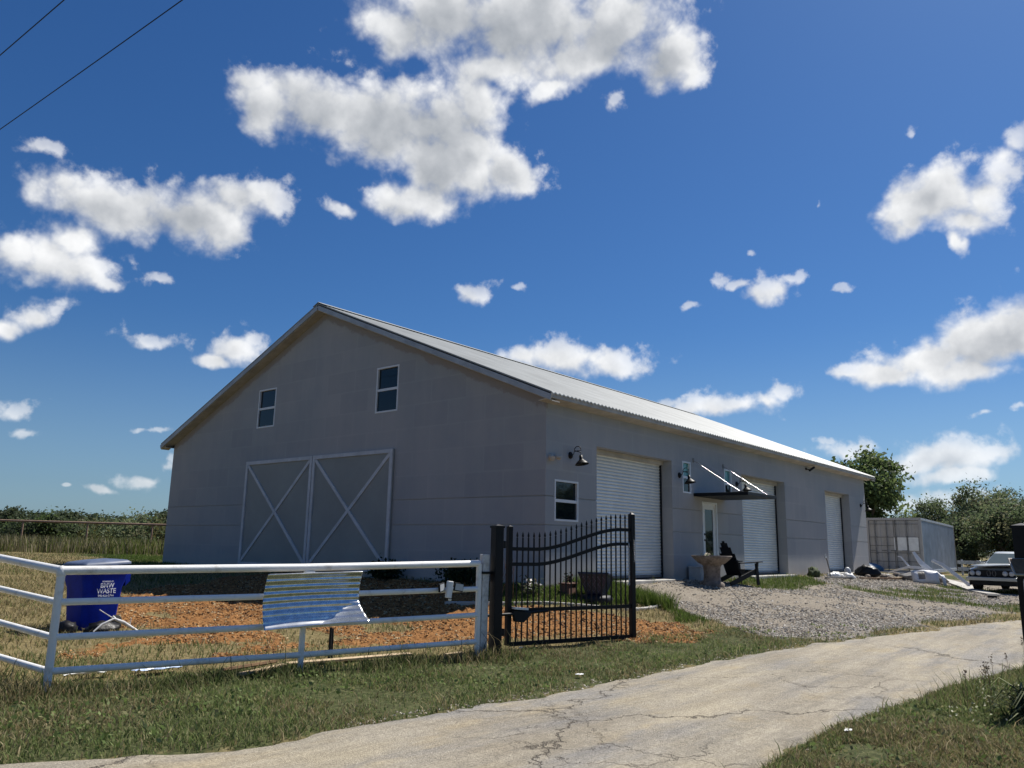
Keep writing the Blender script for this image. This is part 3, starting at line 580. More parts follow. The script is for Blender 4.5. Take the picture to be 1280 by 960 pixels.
for y_, s in ((0, -1), (BW, 1)):
    ye = y_+s*(EV-.03); ze = RZT-SLOPE*(BW/2+EV)-.045
    mb = MB(); mb.box(((RX0+RX1)/2, ye, ze-.035), (RX1-RX0-.05, .03, .10)); mb.build('eave_board', MAT['soffit'], barn)
    mb = MB(); mb.bar(((RX0+RX1)/2, ye-s*.01, ze-.075), ((RX0+RX1)/2, y_-s*.01, ze-.115), RX1-RX0-.06, .018); mb.build('eave_soffit', MAT['soffit'], barn)
# windows
def window(name, lab, mapf, u0, u1, v0, v1, railv, parent, top='glass', m='window_white'):
    fr = MB(); w = .042
    def bx(a, b, c, d, d0, d1):
        P = [mapf(u, v, t) for u in (a, b) for v in (c, d) for t in (d0, d1)]
        fr.add(P, [(0, 1, 3, 2), (4, 6, 7, 5), (0, 4, 5, 1), (2, 3, 7, 6), (0, 2, 6, 4), (1, 5, 7, 3)])
    bx(u0, u0+w, v0, v1, -.008, .09); bx(u1-w, u1, v0, v1, -.008, .09); bx(u0+w, u1-w, v0, v0+w, -.012, .09); bx(u0+w, u1-w, v1-w, v1, -.008, .09); bx(u0+w, u1-w, railv-.035, railv+.03, .005, .09)
    f = fr.build(name, MAT[m], parent)
    if lab: f['label'] = lab
    for (a, b, dd, mm) in ((railv+.03, v1-w, .05, top), (v0+w, railv-.035, .03, 'glass')):
        p = MB(); p.quad(mapf(u0+w, a, dd), mapf(u1-w, a, dd), mapf(u1-w, b, dd), mapf(u0+w, b, dd)); p.build('pane', MAT[mm], f)
    return f
gm = lambda u, v, d: (d, u, v); sm_ = lambda u, v, d: (u, d, v)
for w in GWIN: window('window', None, gm, *w, (w[2]+w[3])/2, barn)
window('window', None, sm_, *SWIN[0], 1.72, barn)
for w in SWIN[1:]: window('window', 'slim window with a teal reflection coloured into its upper pane', sm_, *w, 2.68, barn, 'glass_teal_reflection')
# roller doors
for a, b, h in DOORS:
    n = 38; vs_ = []; mb = MB()
    for k in range(n):
        z0 = .02+(h-.02)*k/n; z1 = .02+(h-.02)*(k+1)/n; dzz = z1-z0
        vs_ += [(z0, .375), (z0+dzz*.12, .352), (z0+dzz*.5, .340), (z0+dzz*.88, .352)]
    vs_.append((h, .375))
    V = [(x, d, z) for (z, d) in vs_ for x in (a, b-.05)]
    mb.add(V, [(2*i, 2*i+1, 2*i+3, 2*i+2) for i in range(len(vs_)-1)])
    rd = mb.build('roller_door', MAT['roller'], barn)
    mb = MB(); mb.box((b-.025, .36, h/2), (.05, .10, h)); mb.build('guide_rail', MAT['dark_plastic'], rd)
    mb = MB(); mb.box(((a+b)/2-.03, .35, .045), (b-a-.06, .05, .07)); mb.build('bottom_bar', MAT['container_dark'], rd)
    mb = MB(); mb.box(((a+b)/2, .30, h-.06), (b-a-.01, .10, .11)); mb.build('head_cover', MAT['soffit'], rd)
# entry door
u0, u1, v0, v1 = EDOOR; ed = MB()
def sbox(mb, a, b, c, d, d0, d1):
    P = [(u, t, v) for u in (a, b) for v in (c, d) for t in (d0, d1)]
    return mb.add(P, [(0, 1, 3, 2), (4, 6, 7, 5), (0, 4, 5, 1), (2, 3, 7, 6), (0, 2, 6, 4), (1, 5, 7, 3)])
g0, g1_, gz0, gz1 = u0+.22, u1-.20, .30, 1.86
for q in ((u0+.05, g0, v0, v1-.05), (g1_, u1-.05, v0, v1-.05), (g0, g1_, v0, gz0), (g0, g1_, gz1, v1-.05)): sbox(ed, *q, .03, .08)
ed = ed.build('entry_door', MAT['window_white'], barn, .004)
mb = MB(); sbox(mb, u0, u0+.05, v0, v1, -.012, .09); sbox(mb, u1-.05, u1, v0, v1, -.012, .09); sbox(mb, u0+.05, u1-.05, v1-.05, v1, -.012, .09); mb.build('door_frame', MAT['window_white'], ed)
p = MB(); p.quad((g0, .05, gz0), (g1_, .05, gz0), (g1_, .05, gz1), (g0, .05, gz1)); p.build('pane', MAT['glass'], ed)
for zz in (1.00, 1.16):
    mb = MB(); mb.lathe([(0, .045), (.028, .04), (.03, .02), (.012, .01), (.012, 0)], (u0+.12, .03, zz), 12, Matrix.Rotation(PI/2, 3, 'X')); mb.build('handle', MAT['black'], ed)
# crossed sliding barn doors on the gable
BDT = 3.09
for (a, b) in ((8.115, 11.40), (4.80, 8.085)):
    mb = MB(); mb.box((-.03, (a+b)/2, (BDT+.02)/2), (.05, b-a, BDT-.02)); leaf = mb.build('barn_door', MAT['door_paint'], barn)
    w = .105; mb = MB(); x = -.072
    mb.box((x, a+w/2, (BDT+.02)/2), (.034, w, BDT-.02)); mb.build('stile', MAT['trim'], leaf)
    mb = MB(); mb.box((x, b-w/2, (BDT+.02)/2), (.034, w, BDT-.02)); mb.build('stile', MAT['trim'], leaf)
    mb = MB(); mb.box((x-.001, (a+b)/2, BDT-w/2), (.034, b-a-2*w-.004, w-.004)); mb.build('rail', MAT['trim'], leaf)
    mb = MB(); mb.box((x-.001, (a+b)/2, .02+w/2), (.034, b-a-2*w-.004, w-.004)); mb.build('rail', MAT['trim'], leaf)
    mb = MB(); mb.bar((x+.002, a+w, .16), (x+.002, b-w, BDT-w), .028, .115, (1, 0, 0)) if False else None
    for s in (0, 1):
        p0 = Vector((x+.004+.006*s, a+w+.01, .17 if s == 0 else BDT-w-.02)); p1 = Vector((x+.004+.006*s, b-w-.01, BDT-w-.02 if s == 0 else .17))
        mb = MB(); mb.bar(p0, p1, .092, .03, (1, 0, 0)); mb.build('brace', MAT['trim'], leaf)
# ------------------------------------------------------------------ white pipe fence
FC = Vector((-10.08, -1.54, 0)); FE = Vector((-5.10, -2.745, 0)); fdv = (FE-FC).normalized(); fnr = Vector((fdv.y, -fdv.x, 0))   # fnr points to the road
fence = thing('pipe_fence', 'white painted four-rail pipe fence turning a corner beside the blue bin', 'fence', (FC.x, FC.y, zf(FC.x, FC.y)))
fz = fence.location.z
def lf(p): return Vector(p)-Vector(fence.location)
RC = (.40, .09, -.25, -.572); RE_ = (.485, .142, -.205, -.555)
def post(p, top, r=.047):
    mb = MB(); b = Vector((p.x, p.y, zf(p.x, p.y)-.25)); mb.tube([lf(b), lf((p.x, p.y, top))], r*.84, 14); return mb.build('post', MAT['fence_white'], fence)
post(FC, .40); post(FE, .475)
mid = FC+fdv*2.61; post(mid, .41, .042)
q = FC+fdv*2.66; mb = MB(); mb.box(lf((q.x, q.y, .345)), (.085, .075, .09), math.atan2(fdv.y, fdv.x)); mb.build('bracket', MAT['fence_white'], fence)
LFT = Vector((-10.02, 1.9, 0)); post(LFT, .50)
for i in range(4):
    r = .044 if i == 0 else .034
    mb = MB(); mb.tube([lf((FC.x, FC.y, RC[i])), lf(FC.lerp(FE, .5)+Vector((0, 0, (RC[i]+RE_[i])/2-.012))), lf((FE.x, FE.y, RE_[i]))], r, 14); mb.build('rail', MAT['fence_white'], fence)
    sl = (.045, .032, .022, .0)[i]; far = Vector((-10.0, 7.5, RC[i]+sl*9.0+.02*i*0))
    mb = MB(); mb.tube([lf((FC.x, FC.y, RC[i])), lf(far)], r, 14); mb.build('rail', MAT['fence_white'], fence)
mb = MB(); mb.lathe([(0, .05), (.028, .042), (.046, 0), (.046, -.05), (.036, -.06)], lf((FC.x, FC.y, RC[0])), 14); mb.build('joint_cap', MAT['fence_white'], fence)
# corrugated sheet hung on the fence
sh0 = FC+fdv*2.07+fnr*.085
sheet = thing('corrugated_sheet', 'shiny corrugated metal sheet hung on the white fence, lower corner bent', 'metal sheet', (sh0.x, sh0.y, .36), math.atan2(fdv.y, fdv.x))
nu_, nv_ = 61, 121; U, Vv = np.meshgrid(np.linspace(0, 1, nu_), np.linspace(0, 1, nv_), indexing='ij')
out_ = .0062*np.sin(Vv*2*PI*8.5)*(1-.35*Vv)+.34*(Vv-.40)**2+.006*np.sin(U*9+Vv*4)
corner = np.clip((U+Vv*1.1-1.62)*2.2, 0, 1); out_ = out_+.17*corner**1.4
zz = -.62*Vv+.03*U+.02*np.sin(U*3)*Vv+.04*corner
xx = 1.22*U+.02*(1-U)*(1-Vv)*1.0-.012*np.sin(Vv*3)
V = np.stack([xx, -out_, zz], -1).reshape(-1, 3); a0 = (np.arange(nu_-1)[:, None]*nv_+np.arange(nv_-1)[None]).ravel()
so = np_mesh('sheet', V, np.stack([a0, a0+1, a0+nv_+1, a0+nv_], 1), MAT['galv'], None, True, sheet)
sld = so.modifiers.new('thickness', 'SOLIDIFY'); sld.thickness = .001
for ux in (.12, .55, 1.08):
    mb = MB(); mb.tube([(ux, .04, -.03), (ux, -.03, .00), (ux, -.035, -.05), (ux, .02, -.07)], .004, 6); mb.build('wire_tie', MAT['steel'], sheet)
# little stake behind the sheet
sp_ = FC+fdv*3.22-fnr*.55
mb = MB(); zz0 = zf(sp_.x, sp_.y); mb.tube([(0, 0, -.2), (0, 0, .42)], .018, 8); mb.tube([(.06, .02, -.2), (.05, .02, .40)], .012, 8)
o = mb.build('metal_stake', MAT['dark_plastic']); o.location = (sp_.x, sp_.y, zz0); tag(o, 'short dark double stake just behind the corrugated sheet', 'stake')
# solar lamp clipped on the second rail
lp = FC+fdv*4.60+fnr*.07
sl_ = thing('solar_lamp', 'small white twin-head solar lamp clipped on the second fence rail', 'lamp', (lp.x, lp.y, .145), math.atan2(fdv.y, fdv.x))
mb = MB(); mb.box((0, 0, 0), (.085, .05, .22), m=Matrix.Rotation(.12, 3, 'Y')); mb.build('housing', MAT['white'], sl_, .01)
mb = MB(); mb.lathe([(0, -.03), (.02, -.025), (.024, 0)], (.01, -.01, -.12), 10); mb.build('sensor', MAT['white'], sl_)
for s, tlt in ((-1, .5), (1, -.35)):
    R_ = Matrix.Rotation(tlt, 3, 'Z') @ Matrix.Rotation(.15*s, 3, 'Y')
    mb = MB(); mb.box((s*.135, -.02, .03), (.13, .03, .11), m=R_); h_ = mb.build('lamp_head', MAT['dark_plastic'], sl_, .006)
    mb = MB(); mb.box((s*.135-.017*math.sin(-tlt)*0, -.037, .03), (.105, .008, .085), m=R_); mb.build('lens', MAT['grey_box'], h_)
# white wooden post + black gate post
wp = FC+fdv*5.22-fnr*.02
wpost = thing('wooden_post', 'white weathered square wooden post squeezed between pipe fence and black gate post', 'post', (wp.x, wp.y, zf(wp.x, wp.y)), math.atan2(fdv.y, fdv.x))
mb = MB(); h_ = .61-wpost.location.z; mb.box((0, 0, h_/2-.15), (.105, .10, h_+.3), m=Matrix.Rotation(.01, 3, 'Y')); mb.build('timber', MAT['wood_white'], wpost, .006)
mb = MB(); mb.box((.03, -.004, .36-wpost.location.z), (.20, .125, .032)); mb.build('strap', MAT['black'], wpost)
GP = Vector((-4.86, -2.86, 0)); gpz = zf(GP.x, GP.y)
GA = Vector((-4.17, -2.51, 0)); GB = Vector((-1.75, -3.17, 0)); gdir = (GB-GA).normalized(); grz = math.atan2(gdir.y, gdir.x); GZ = -.76
def gatepost(loc, rz, label, grp, h):
    t = thing('gate_post', label, 'gate post', loc, rz, grp)
    mb = MB(); mb.box((0, 0, h/2-.2), (.135, .135, h+.4)); mb.build('shaft', MAT['black'], t, .006)
    mb = MB(); mb.box((0, 0, h+.008), (.155, .155, .03)); mb.add([(-.07, -.07, h+.023), (.07, -.07, h+.023), (.07, .07, h+.023), (-.07, .07, h+.023), (0, 0, h+.05)], [(0, 1, 4), (1, 2, 4), (2, 3, 4), (3, 0, 4)]); mb.build('cap', MAT['black'], t)
    return t
gp = gatepost((GP.x, GP.y, gpz), grz, 'black square steel gate post right beside the white wooden post', 'black gate posts', .985-gpz)
for zq in (-.45, .75):
    mb = MB(); mb.box((.10, .03, zq-gpz), (.10, .04, .06)); mb.tube([(.15, .03, zq-gpz-.05), (.15, .03, zq-gpz+.05)], .02, 10); mb.build('hinge', MAT['black'], gp)
# iron gate leaf, open
gate = thing('iron_gate', 'open black iron gate leaf with spear-tipped pickets and a curving double top rail', 'gate', (GA.x, GA.y, GZ), grz)
GL = (GB-GA).length
def curve(f): 
    t = min(1, max(0, (f-.18)/.74)); return t*t*(3-2*t)
def zu(f): return 1.45+.345*curve(f)
def zl(f): return 1.225+.335*curve(f)
mb = MB(); mb.box((0, 0, .92), (.075, .075, 1.72)); mb.add([(-.04, -.04, 1.78), (.04, -.04, 1.78), (.04, .04, 1.78), (-.04, .04, 1.78), (0, 0, 1.80)], [(0, 1, 4), (1, 2, 4), (2, 3, 4), (3, 0, 4)]); mb.build('stile', MAT['black'], gate, .004)
mb = MB(); mb.box((GL, 0, 1.055), (.085, .085, 2.0)); mb.add([(GL-.045, -.045, 2.055), (GL+.045, -.045, 2.055), (GL+.045, .045, 2.055), (GL-.045, .045, 2.055), (GL, 0, 2.09)], [(0, 1, 4), (1, 2, 4), (2, 3, 4), (3, 0, 4)]); mb.build('stile', MAT['black'], gate, .004)
for fz_ in (zu, zl):
    mb = MB(); n = 24; P = []
    for k in range(n+1):
        f = k/n; x = .0375+(GL-.08)*f; z = fz_(f); P += [(x, -.021, z-.026), (x, .021, z-.026), (x, .021, z+.026), (x, -.021, z+.026)]
    mb.add(P, [(4*k+j, 4*k+(j+1) % 4, 4*k+4+(j+1) % 4, 4*k+4+j) for k in range(n) for j in range(4)]); mb.build('curved_rail', MAT['black'], gate)
mb = MB(); mb.box((GL/2-.003, 0, .555), (GL-.085, .042, .055)); mb.build('mid_rail', MAT['black'], gate)
mb = MB(); mb.box((GL/2-.003, 0, .075), (GL-.085, .046, .06)); mb.build('bottom_rail', MAT['black'], gate)
picks = [233,265,297,331,362,394,425,455,485,514,543,572,600,628,655,682,709,736,760,786,812,838]
pk0 = None
for k in range(22):
    f = (k+1)/23; x = .0375+(GL-.08)*f; top = zu(f)+.265; t = .009
    mb = MB(); mb.box((x, 0, (.046+top-.10)/2), (2*t, 2*t, top-.10-.046))
    # spear: collar, blade, tip
    mb.lathe([(.009, top-.125), (.017, top-.112), (.009, top-.10), (.008, top-.095), (.019, top-.07), (.012, top-.035), (.0, top)], (x, 0, 0), 6)
    mb.build('picket', MAT['black'], gate)
# gate opener arm on the mid rail, with its pale cover
op = thing('gate_opener', 'black swing gate opener box and arm at the hinge end of the iron gate', 'gate opener', (GA.x, GA.y, GZ+.50), grz)
mb = MB(); mb.add([(.02, -.10, .06), (.36, -.09, .03), (.36, -.09, -.02), (.22, -.10, -.12), (.06, -.10, -.10), (.02, -.04, .06), (.36, -.05, .03), (.36, -.05, -.02), (.22, -.04, -.12), (.06, -.04, -.10)], [(0, 1, 2, 3, 4), (9, 8, 7, 6, 5), (0, 5, 6, 1), (1, 6, 7, 2), (2, 7, 8, 3), (3, 8, 9, 4), (4, 9, 5, 0)]); mb.build('motor_box', MAT['dark_plastic'], op, .01)
mb = MB(); mb.tube([(-.62, -.26, .02), (.05, -.075, .01), (.70, -.05, .035)], .022, 10); mb.build('arm', MAT['black'], op)
mb = MB(); mb.box((.16, -.07, .085), (.24, .12, .03), m=Matrix.Rotation(.08, 3, 'Y')); mb.build('cover', MAT['paper'], op)
mb = MB(); mb.tube([(.14, -.07, -.1), (.10, -.08, -.25), (.14, -.06, -.40), (.02, -.06, -.5)], .006, 6); mb.build('cable', MAT['black'], op)
# light chains hanging at the latch end
def chain(nm, x, y, z0, n, lab):
    p = GA+gdir*x; t = thing(nm, lab, 'chain', (p.x-gdir.y*y, p.y+gdir.x*y, GZ+z0), grz, None)
    for k in range(n):
        m = Matrix.Rotation(PI/2*(k % 2)+.2, 3, 'Z'); P = []
        for j in range(9):
            a = 2*PI*j/8; P.append(m @ Vector((.011*math.cos(a), 0, .024*math.sin(a)))+Vector((0, 0, -.034*k)))
        mb = MB(); mb.tube(P, .0042, 5, False); mb.build('link', MAT['steel'], t)
chain('chain', GL-.10, -.035, 1.56, 20, 'long pale steel chain hanging from lower gate rail beside the last picket')
chain('chain', GL+.012, -.05, 1.60, 10, 'short pale steel chain looped down the face of the gate end stile')
# the other gate post, across the road, with its solar panel and control box
RP = Vector((-3.63, -9.03, 0)); rpz = zf(RP.x, RP.y)
gatepost((RP.x, RP.y, rpz), grz, 'black square steel gate post across the road, cut by the photo edge', 'black gate posts', 1.02-rpz)
cbx = thing('control_box', 'pale grey gate control box hung on the post by the road at the photo edge', 'control box', (RP.x-.12, RP.y-.12, .38), grz-.9)
mb = MB(); mb.box((0, 0, -.05), (.26, .14, .36)); mb.build('housing', MAT['grey_box'], cbx, .03)
mb = MB(); mb.box((0, -.075, -.12), (.10, .012, .05)); mb.build('latch', MAT['steel'], cbx)
spn = thing('solar_charger', 'small tilted solar panel above the grey control box', 'solar panel', (RP.x-.12, RP.y-.05, .62), grz-.9)
R_ = Matrix.Rotation(.75, 3, 'X'); mb = MB(); mb.box((0, -.02, 0), (.34, .24, .02), m=R_); mb.build('frame', MAT['beige'], spn, .004)
mb = MB(); mb.box((0, -.029, .009), (.31, .21, .006), m=R_); mb.build('cells', MAT['old_wood'], spn)
mb = MB(); mb.tube([(0, 0, -.02), (.05, .06, -.12), (.08, .12, -.12)], .015, 8); mb.build('bracket', MAT['black'], spn)

# ------------------------------------------------------------------ blue bin
BX, BY = -7.80, 2.93; bz = zf(BX, BY)
binn = thing('wheelie_bin', 'big blue plastic wheelie bin with white print and grey lid', 'bin', (BX, BY, bz-.01), .10); binn.scale = (.86, .95, .93)
mb = MB(); prof = [(0.03, .30, .245), (.10, .315, .255), (.70, .365, .29), (.80, .40, .305), (.97, .425, .315), (1.0, .44, .33), (1.03, .44, .33)]
n = len(prof); V = []
def rrect(hx, hy, z, r=.06, s=4):
    P = []
    for cx, cy, a0_ in ((hx-r, hy-r, 0), (-hx+r, hy-r, PI/2), (-hx+r, -hy+r, PI), (hx-r, -hy+r, 3*PI/2)):
        for k in range(s+1): a = a0_+PI/2*k/s; P.append((cx+r*math.cos(a), cy+r*math.sin(a), z))
    return P
rings = [rrect(hx, hy, z) for z, hx, hy in prof]; m_ = len(rings[0])
mb.add([p for r in rings for p in r], [(i*m_+k, i*m_+(k+1) % m_, (i+1)*m_+(k+1) % m_, (i+1)*m_+k) for i in range(n-1) for k in range(m_)], True); mb.add(rings[0], [tuple(range(m_))])
body = mb.build('body', MAT['bin'], binn)
mb = MB(); lid = [rrect(.455, .345, 1.035), rrect(.455, .345, 1.07), rrect(.40, .30, 1.105), rrect(.22, .16, 1.13)]
lid = [[(x, y, z+.055*(x+.45)/.9) for (x, y, z) in r] for r in lid]
mb.add([p for r in lid for p in r], [(i*m_+k, i*m_+(k+1) % m_, (i+1)*m_+(k+1) % m_, (i+1)*m_+k) for i in range(3) for k in range(m_)], True); mb.add(lid[3], [tuple(range(m_))]); mb.add(lid[0], [tuple(range(m_))[::-1]])
lid_o = mb.build('lid', MAT['bin_lid'], binn)
for k in (-.2, 0, .2):
    mb = MB(); mb.bar((-.30, k, 1.115), (.36, k, 1.158), .05, .014); mb.build('rib', MAT['bin_lid'], lid_o)
mb = MB(); mb.tube([(.42, -.27, .86), (.50, -.27, .95), (.52, -.25, 1.0), (.52, .25, 1.0), (.50, .27, .95), (.42, .27, .86)], .022, 8); mb.build('handle', MAT['bin'], binn)
mb = MB(); mb.add([(.39, -.29, .72), (.39, -.29, 1.0), (.48, -.29, .98), (.48, -.29, .80), (.39, .29, .72), (.39, .29, 1.0), (.48, .29, .98), (.48, .29, .80)], [(0, 1, 2, 3), (7, 6, 5, 4), (2, 6, 7, 3), (1, 5, 6, 2), (3, 7, 4, 0)]); mb.build('hinge_shroud', MAT['bin'], binn)
for s in (-1, 1):
    mb = MB(); mb.lathe([(.0, -.035), (.11, -.035), (.125, -.02), (.125, .02), (.11, .035), (0, .035)], (.29, s*.27, .125), 18, Matrix.Rotation(PI/2, 3, 'X')); mb.build('wheel', MAT['tyre'], binn)
def text(body_, size, loc, parent, name='lettering'):
    cu = bpy.data.curves.new(name, 'FONT'); cu.body = body_; cu.size = size; cu.align_x = 'CENTER'; cu.align_y = 'CENTER'; cu.extrude = .001; cu.offset = .0022*size/.1
    tmp = bpy.data.objects.new('tmp', cu); me = bpy.data.meshes.new_from_object(tmp); bpy.data.objects.remove(tmp); me.materials.clear(); me.materials.append(MAT['print'])
    o = link(bpy.data.objects.new(name, me), parent); o.location = loc; o.rotation_euler = (PI/2-.055, 0, 0); return o
ysurf = lambda z: -(.255+(z-.10)/.6*.035)-.003 if z < .7 else -(.29+(z-.7)/.1*.015)-.003
for s_, sz, z in (('POWERED BY', .034, .80), ('BMW', .108, .735), ('WASTE', .108, .645), ('940-626-2744', .052, .572)):
    text(s_, sz, (.045, ysurf(z)-.004, z), body)
def blob(name, label, cat, x, y, s, m, seed, parent=None, rz=0, dz=0, sub=3, amp=.28, freq=2.2):
    bm = bmesh.new(); bmesh.ops.create_icosphere(bm, subdivisions=sub, radius=1); r_ = np.random.default_rng(seed); o3 = r_.random(3)*50
    from mathutils import noise as mn
    for v in bm.verts:
        k = 1+amp*mn.fractal(v.co*freq+Vector(o3), .6, 2.0, 3); v.co *= k
        if v.co.z < -.35: v.co.z = -.35+(v.co.z+.35)*.15
        v.co.x *= s[0]; v.co.y *= s[1]; v.co.z = (v.co.z+.4)*s[2]
    me = bpy.data.meshes.new(name); bm.to_mesh(me); bm.free(); me.materials.append(m)
    for p in me.polygons: p.use_smooth = True
    o = link(bpy.data.objects.new(name, me), parent)
    if parent is None: o.location = (x, y, zf(x, y)+dz); o.rotation_euler.z = rz; tag(o, label, cat)
    else: o.location = (x, y, dz)
    return o
blob('trash_bag', 'black plastic bag slumped left of the blue bin', 'bag', -8.28, 2.62, (.15, .18, .13), MAT['bag'], 4)
blob('trash_bag', 'black plastic bag in front of the blue bin under a bare branch', 'bag', -7.85, 2.38, (.26, .17, .12), MAT['bag'], 9)
mb = MB(); mb.tube([(-.28, 0, .03), (-.16, .01, .13), (.0, .0, .20), (.14, -.02, .14), (.36, -.03, .0)], [.012, .017, .02, .026, .02], 8); mb.tube([(0, 0, .20), (-.10, 0, .26), (-.22, .02, .34)], .006, 6); mb.tube([(.25, 0, .07), (.27, .02, .2)], .005, 6); mb.tube([(.02, 0, .2), (-.02, .01, .235)], .016, 6)
o = mb.build('fallen_branch', MAT['wood_white']); o.location = (-7.80, 2.15, zf(-7.8, 2.15)+.02); tag(o, 'bleached bare branch leaning on the black bag before the blue bin', 'branch')
# boards and litter in the grass
def plank(name, label, a, b, w, t, m, cat='board', dz=.02, roll=0):
    a = Vector((a[0], a[1], zf(*a)+dz)); b = Vector((b[0], b[1], zf(*b)+dz+.01)); c = (a+b)/2; mb = MB(); mb.bar(a-c, b-c, w, t, (0, math.sin(roll), math.cos(roll)))
    o = mb.build(name, m, None, .004); o.location = c; tag(o, label, cat); return o
plank('plank', 'brown warped board in the grass behind the fence, left of the middle post', (-8.35, -1.80), (-7.58, -1.70), .10, .035, MAT['old_wood'], dz=.06, roll=.3)
plank('plank', 'pale short board lying along the brown board behind the fence', (-8.25, -2.0), (-7.55, -1.86), .09, .03, MAT['lumber'], dz=.035)
plank('plank', 'long pale board on the grass right of the middle fence post', (-7.45, -1.75), (-5.75, -2.12), .13, .03, MAT['lumber'], dz=.035)
plank('plank', 'pale stub of board lying by the fence end post', (-5.40, -2.45), (-5.18, -2.55), .08, .03, MAT['lumber'], dz=.04)
def crumple(name, label, x, y, sx, sy, m, seed, rz=0, h=.03, cat='litter'):
    r_ = np.random.default_rng(seed); n = 9; U, V_ = np.meshgrid(np.linspace(-.5, .5, n), np.linspace(-.5, .5, n), indexing='ij')
    Z = .015+h*(fbm(U*4+seed, V_*4)+.4*r_.random((n, n))); V = np.stack([U*sx*(1+.2*V_), V_*sy, Z], -1).reshape(-1, 3)
    a0 = (np.arange(n-1)[:, None]*n+np.arange(n-1)[None]).ravel(); o = np_mesh(name, V, np.stack([a0, a0+n, a0+n+1, a0+1], 1), m); o.location = (x, y, zf(x, y)+.02); o.rotation_euler.z = rz; s = o.modifiers.new('thickness', 'SOLIDIFY'); s.thickness = .003
    tag(o, label, cat); return o
crumple('plastic_sheet', 'pale blue crumpled plastic sheet in grass under the lowest rail', -8.78, -1.22, .50, .20, MAT['foil'], 3, -.1, .05)
crumple('paper_scrap', 'torn white sheet in the grass near the fence corner', -9.45, -1.05, .50, .10, MAT['paper'], 5, .05, .05)
crumple('paper_scrap', 'small white scrap on the ground under the hinge end of the gate', -4.02, -2.66, .12, .07, MAT['paper'], 8, .5, .01)
crumple('paper_scrap', 'white scrap lying on the gravelly road edge below the gate', -5.25, -4.55, .10, .07, MAT['paper'], 12, .2, .015)
crumple('paper_scrap', 'white scrap lying where the near verge meets the road', -6.0, -7.90, .09, .06, MAT['paper'], 13, .2, .015)
# ------------------------------------------------------------------ wall lamps and small fittings
def wall_lamp(x, z, label):
    t = thing('wall_lamp', label, 'lamp', (x, 0, z), 0, 'black gooseneck lamps on the long wall')
    mb = MB(); mb.lathe([(0, .05), (.045, .045), (.075, .02), (.08, 0)], (0, 0, 0), 18, Matrix.Rotation(PI/2, 3, 'X')); mb.build('mount', MAT['black'], t)
    P = [(0, -.04, 0), (0, -.09, .02), (0, -.11, .08)]
    for k in range(9): a = PI-PI*k/8; P.append((0, -.20+.09*math.cos(a), .10+.09*math.sin(a)))
    P += [(0, -.29, .05), (0, -.29, -.02)]
    mb = MB(); mb.tube(P, .009, 8); mb.build('arm', MAT['black'], t)
    R_ = Matrix.Rotation(-.18, 3, 'X'); mb = MB(); mb.lathe([(0, .05), (.035, .045), (.042, -.03), (.055, -.06), (.10, -.095), (.148, -.145), (.155, -.16), (.145, -.148), (.09, -.105), (.03, -.08)], (0, -.29, -.06), 24, R_); mb.build('shade', MAT['black'], t)
    mb = MB(); mb.lathe([(0, -.04), (.03, -.06), (.036, -.09), (.02, -.125), (0, -.13)], (0, -.29, -.06), 12, R_); mb.build('bulb', MAT['window_white'], t)
wall_lamp(.90, 2.74, 'black gooseneck wall lamp above the near corner window')
wall_lamp(5.97, 2.70, 'black gooseneck wall lamp between the first roller door and slim window')
wall_lamp(9.62, 2.72, 'black gooseneck wall lamp just above the flat canopy, left of the second roller door')
wall_lamp(21.90, 2.69, 'black gooseneck wall lamp at the far end of the long wall')
sf = thing('floodlight', 'small beige twin floodlight near the top of the barn corner', 'floodlight', (.17, 0, 2.64))
mb = MB(); mb.lathe([(0, .05), (.06, .045), (.075, 0)], (0, 0, 0), 16, Matrix.Rotation(PI/2, 3, 'X')); mb.build('mount', MAT['beige'], sf)
for s in (-1, 1):
    mb = MB(); mb.lathe([(0, 0), (.035, 0), (.05, .06), (.055, .12), (.05, .125), (0, .11)], (.04+s*.045, -.06, -.01+.02*s), 14, Matrix.Rotation(s*.9, 3, 'Z') @ Matrix.Rotation(1.75, 3, 'X')); mb.build('lamp_head', MAT['beige'], sf)
mb = MB(); mb.tube([(.05, -.05, 0), (.24, -.09, -.01)], .018, 8); mb.build('sensor', MAT['beige'], sf)
sc = thing('security_camera', 'small black bullet camera high on the wall between the second and third roller doors', 'camera', (15.64, 0, 3.70))
mb = MB(); mb.lathe([(0, .03), (.05, .03), (.05, 0)], (0, 0, 0), 12, Matrix.Rotation(PI/2, 3, 'X')); mb.build('mount', MAT['black'], sc)
mb = MB(); mb.tube([(0, -.02, 0), (.03, -.10, -.03), (.05, -.16, -.02)], .018, 8); mb.build('arm', MAT['black'], sc)
mb = MB(); mb.tube([(-.06, -.16, -.07), (.20, -.24, .06)], .042, 12); mb.build('body', MAT['black'], sc)
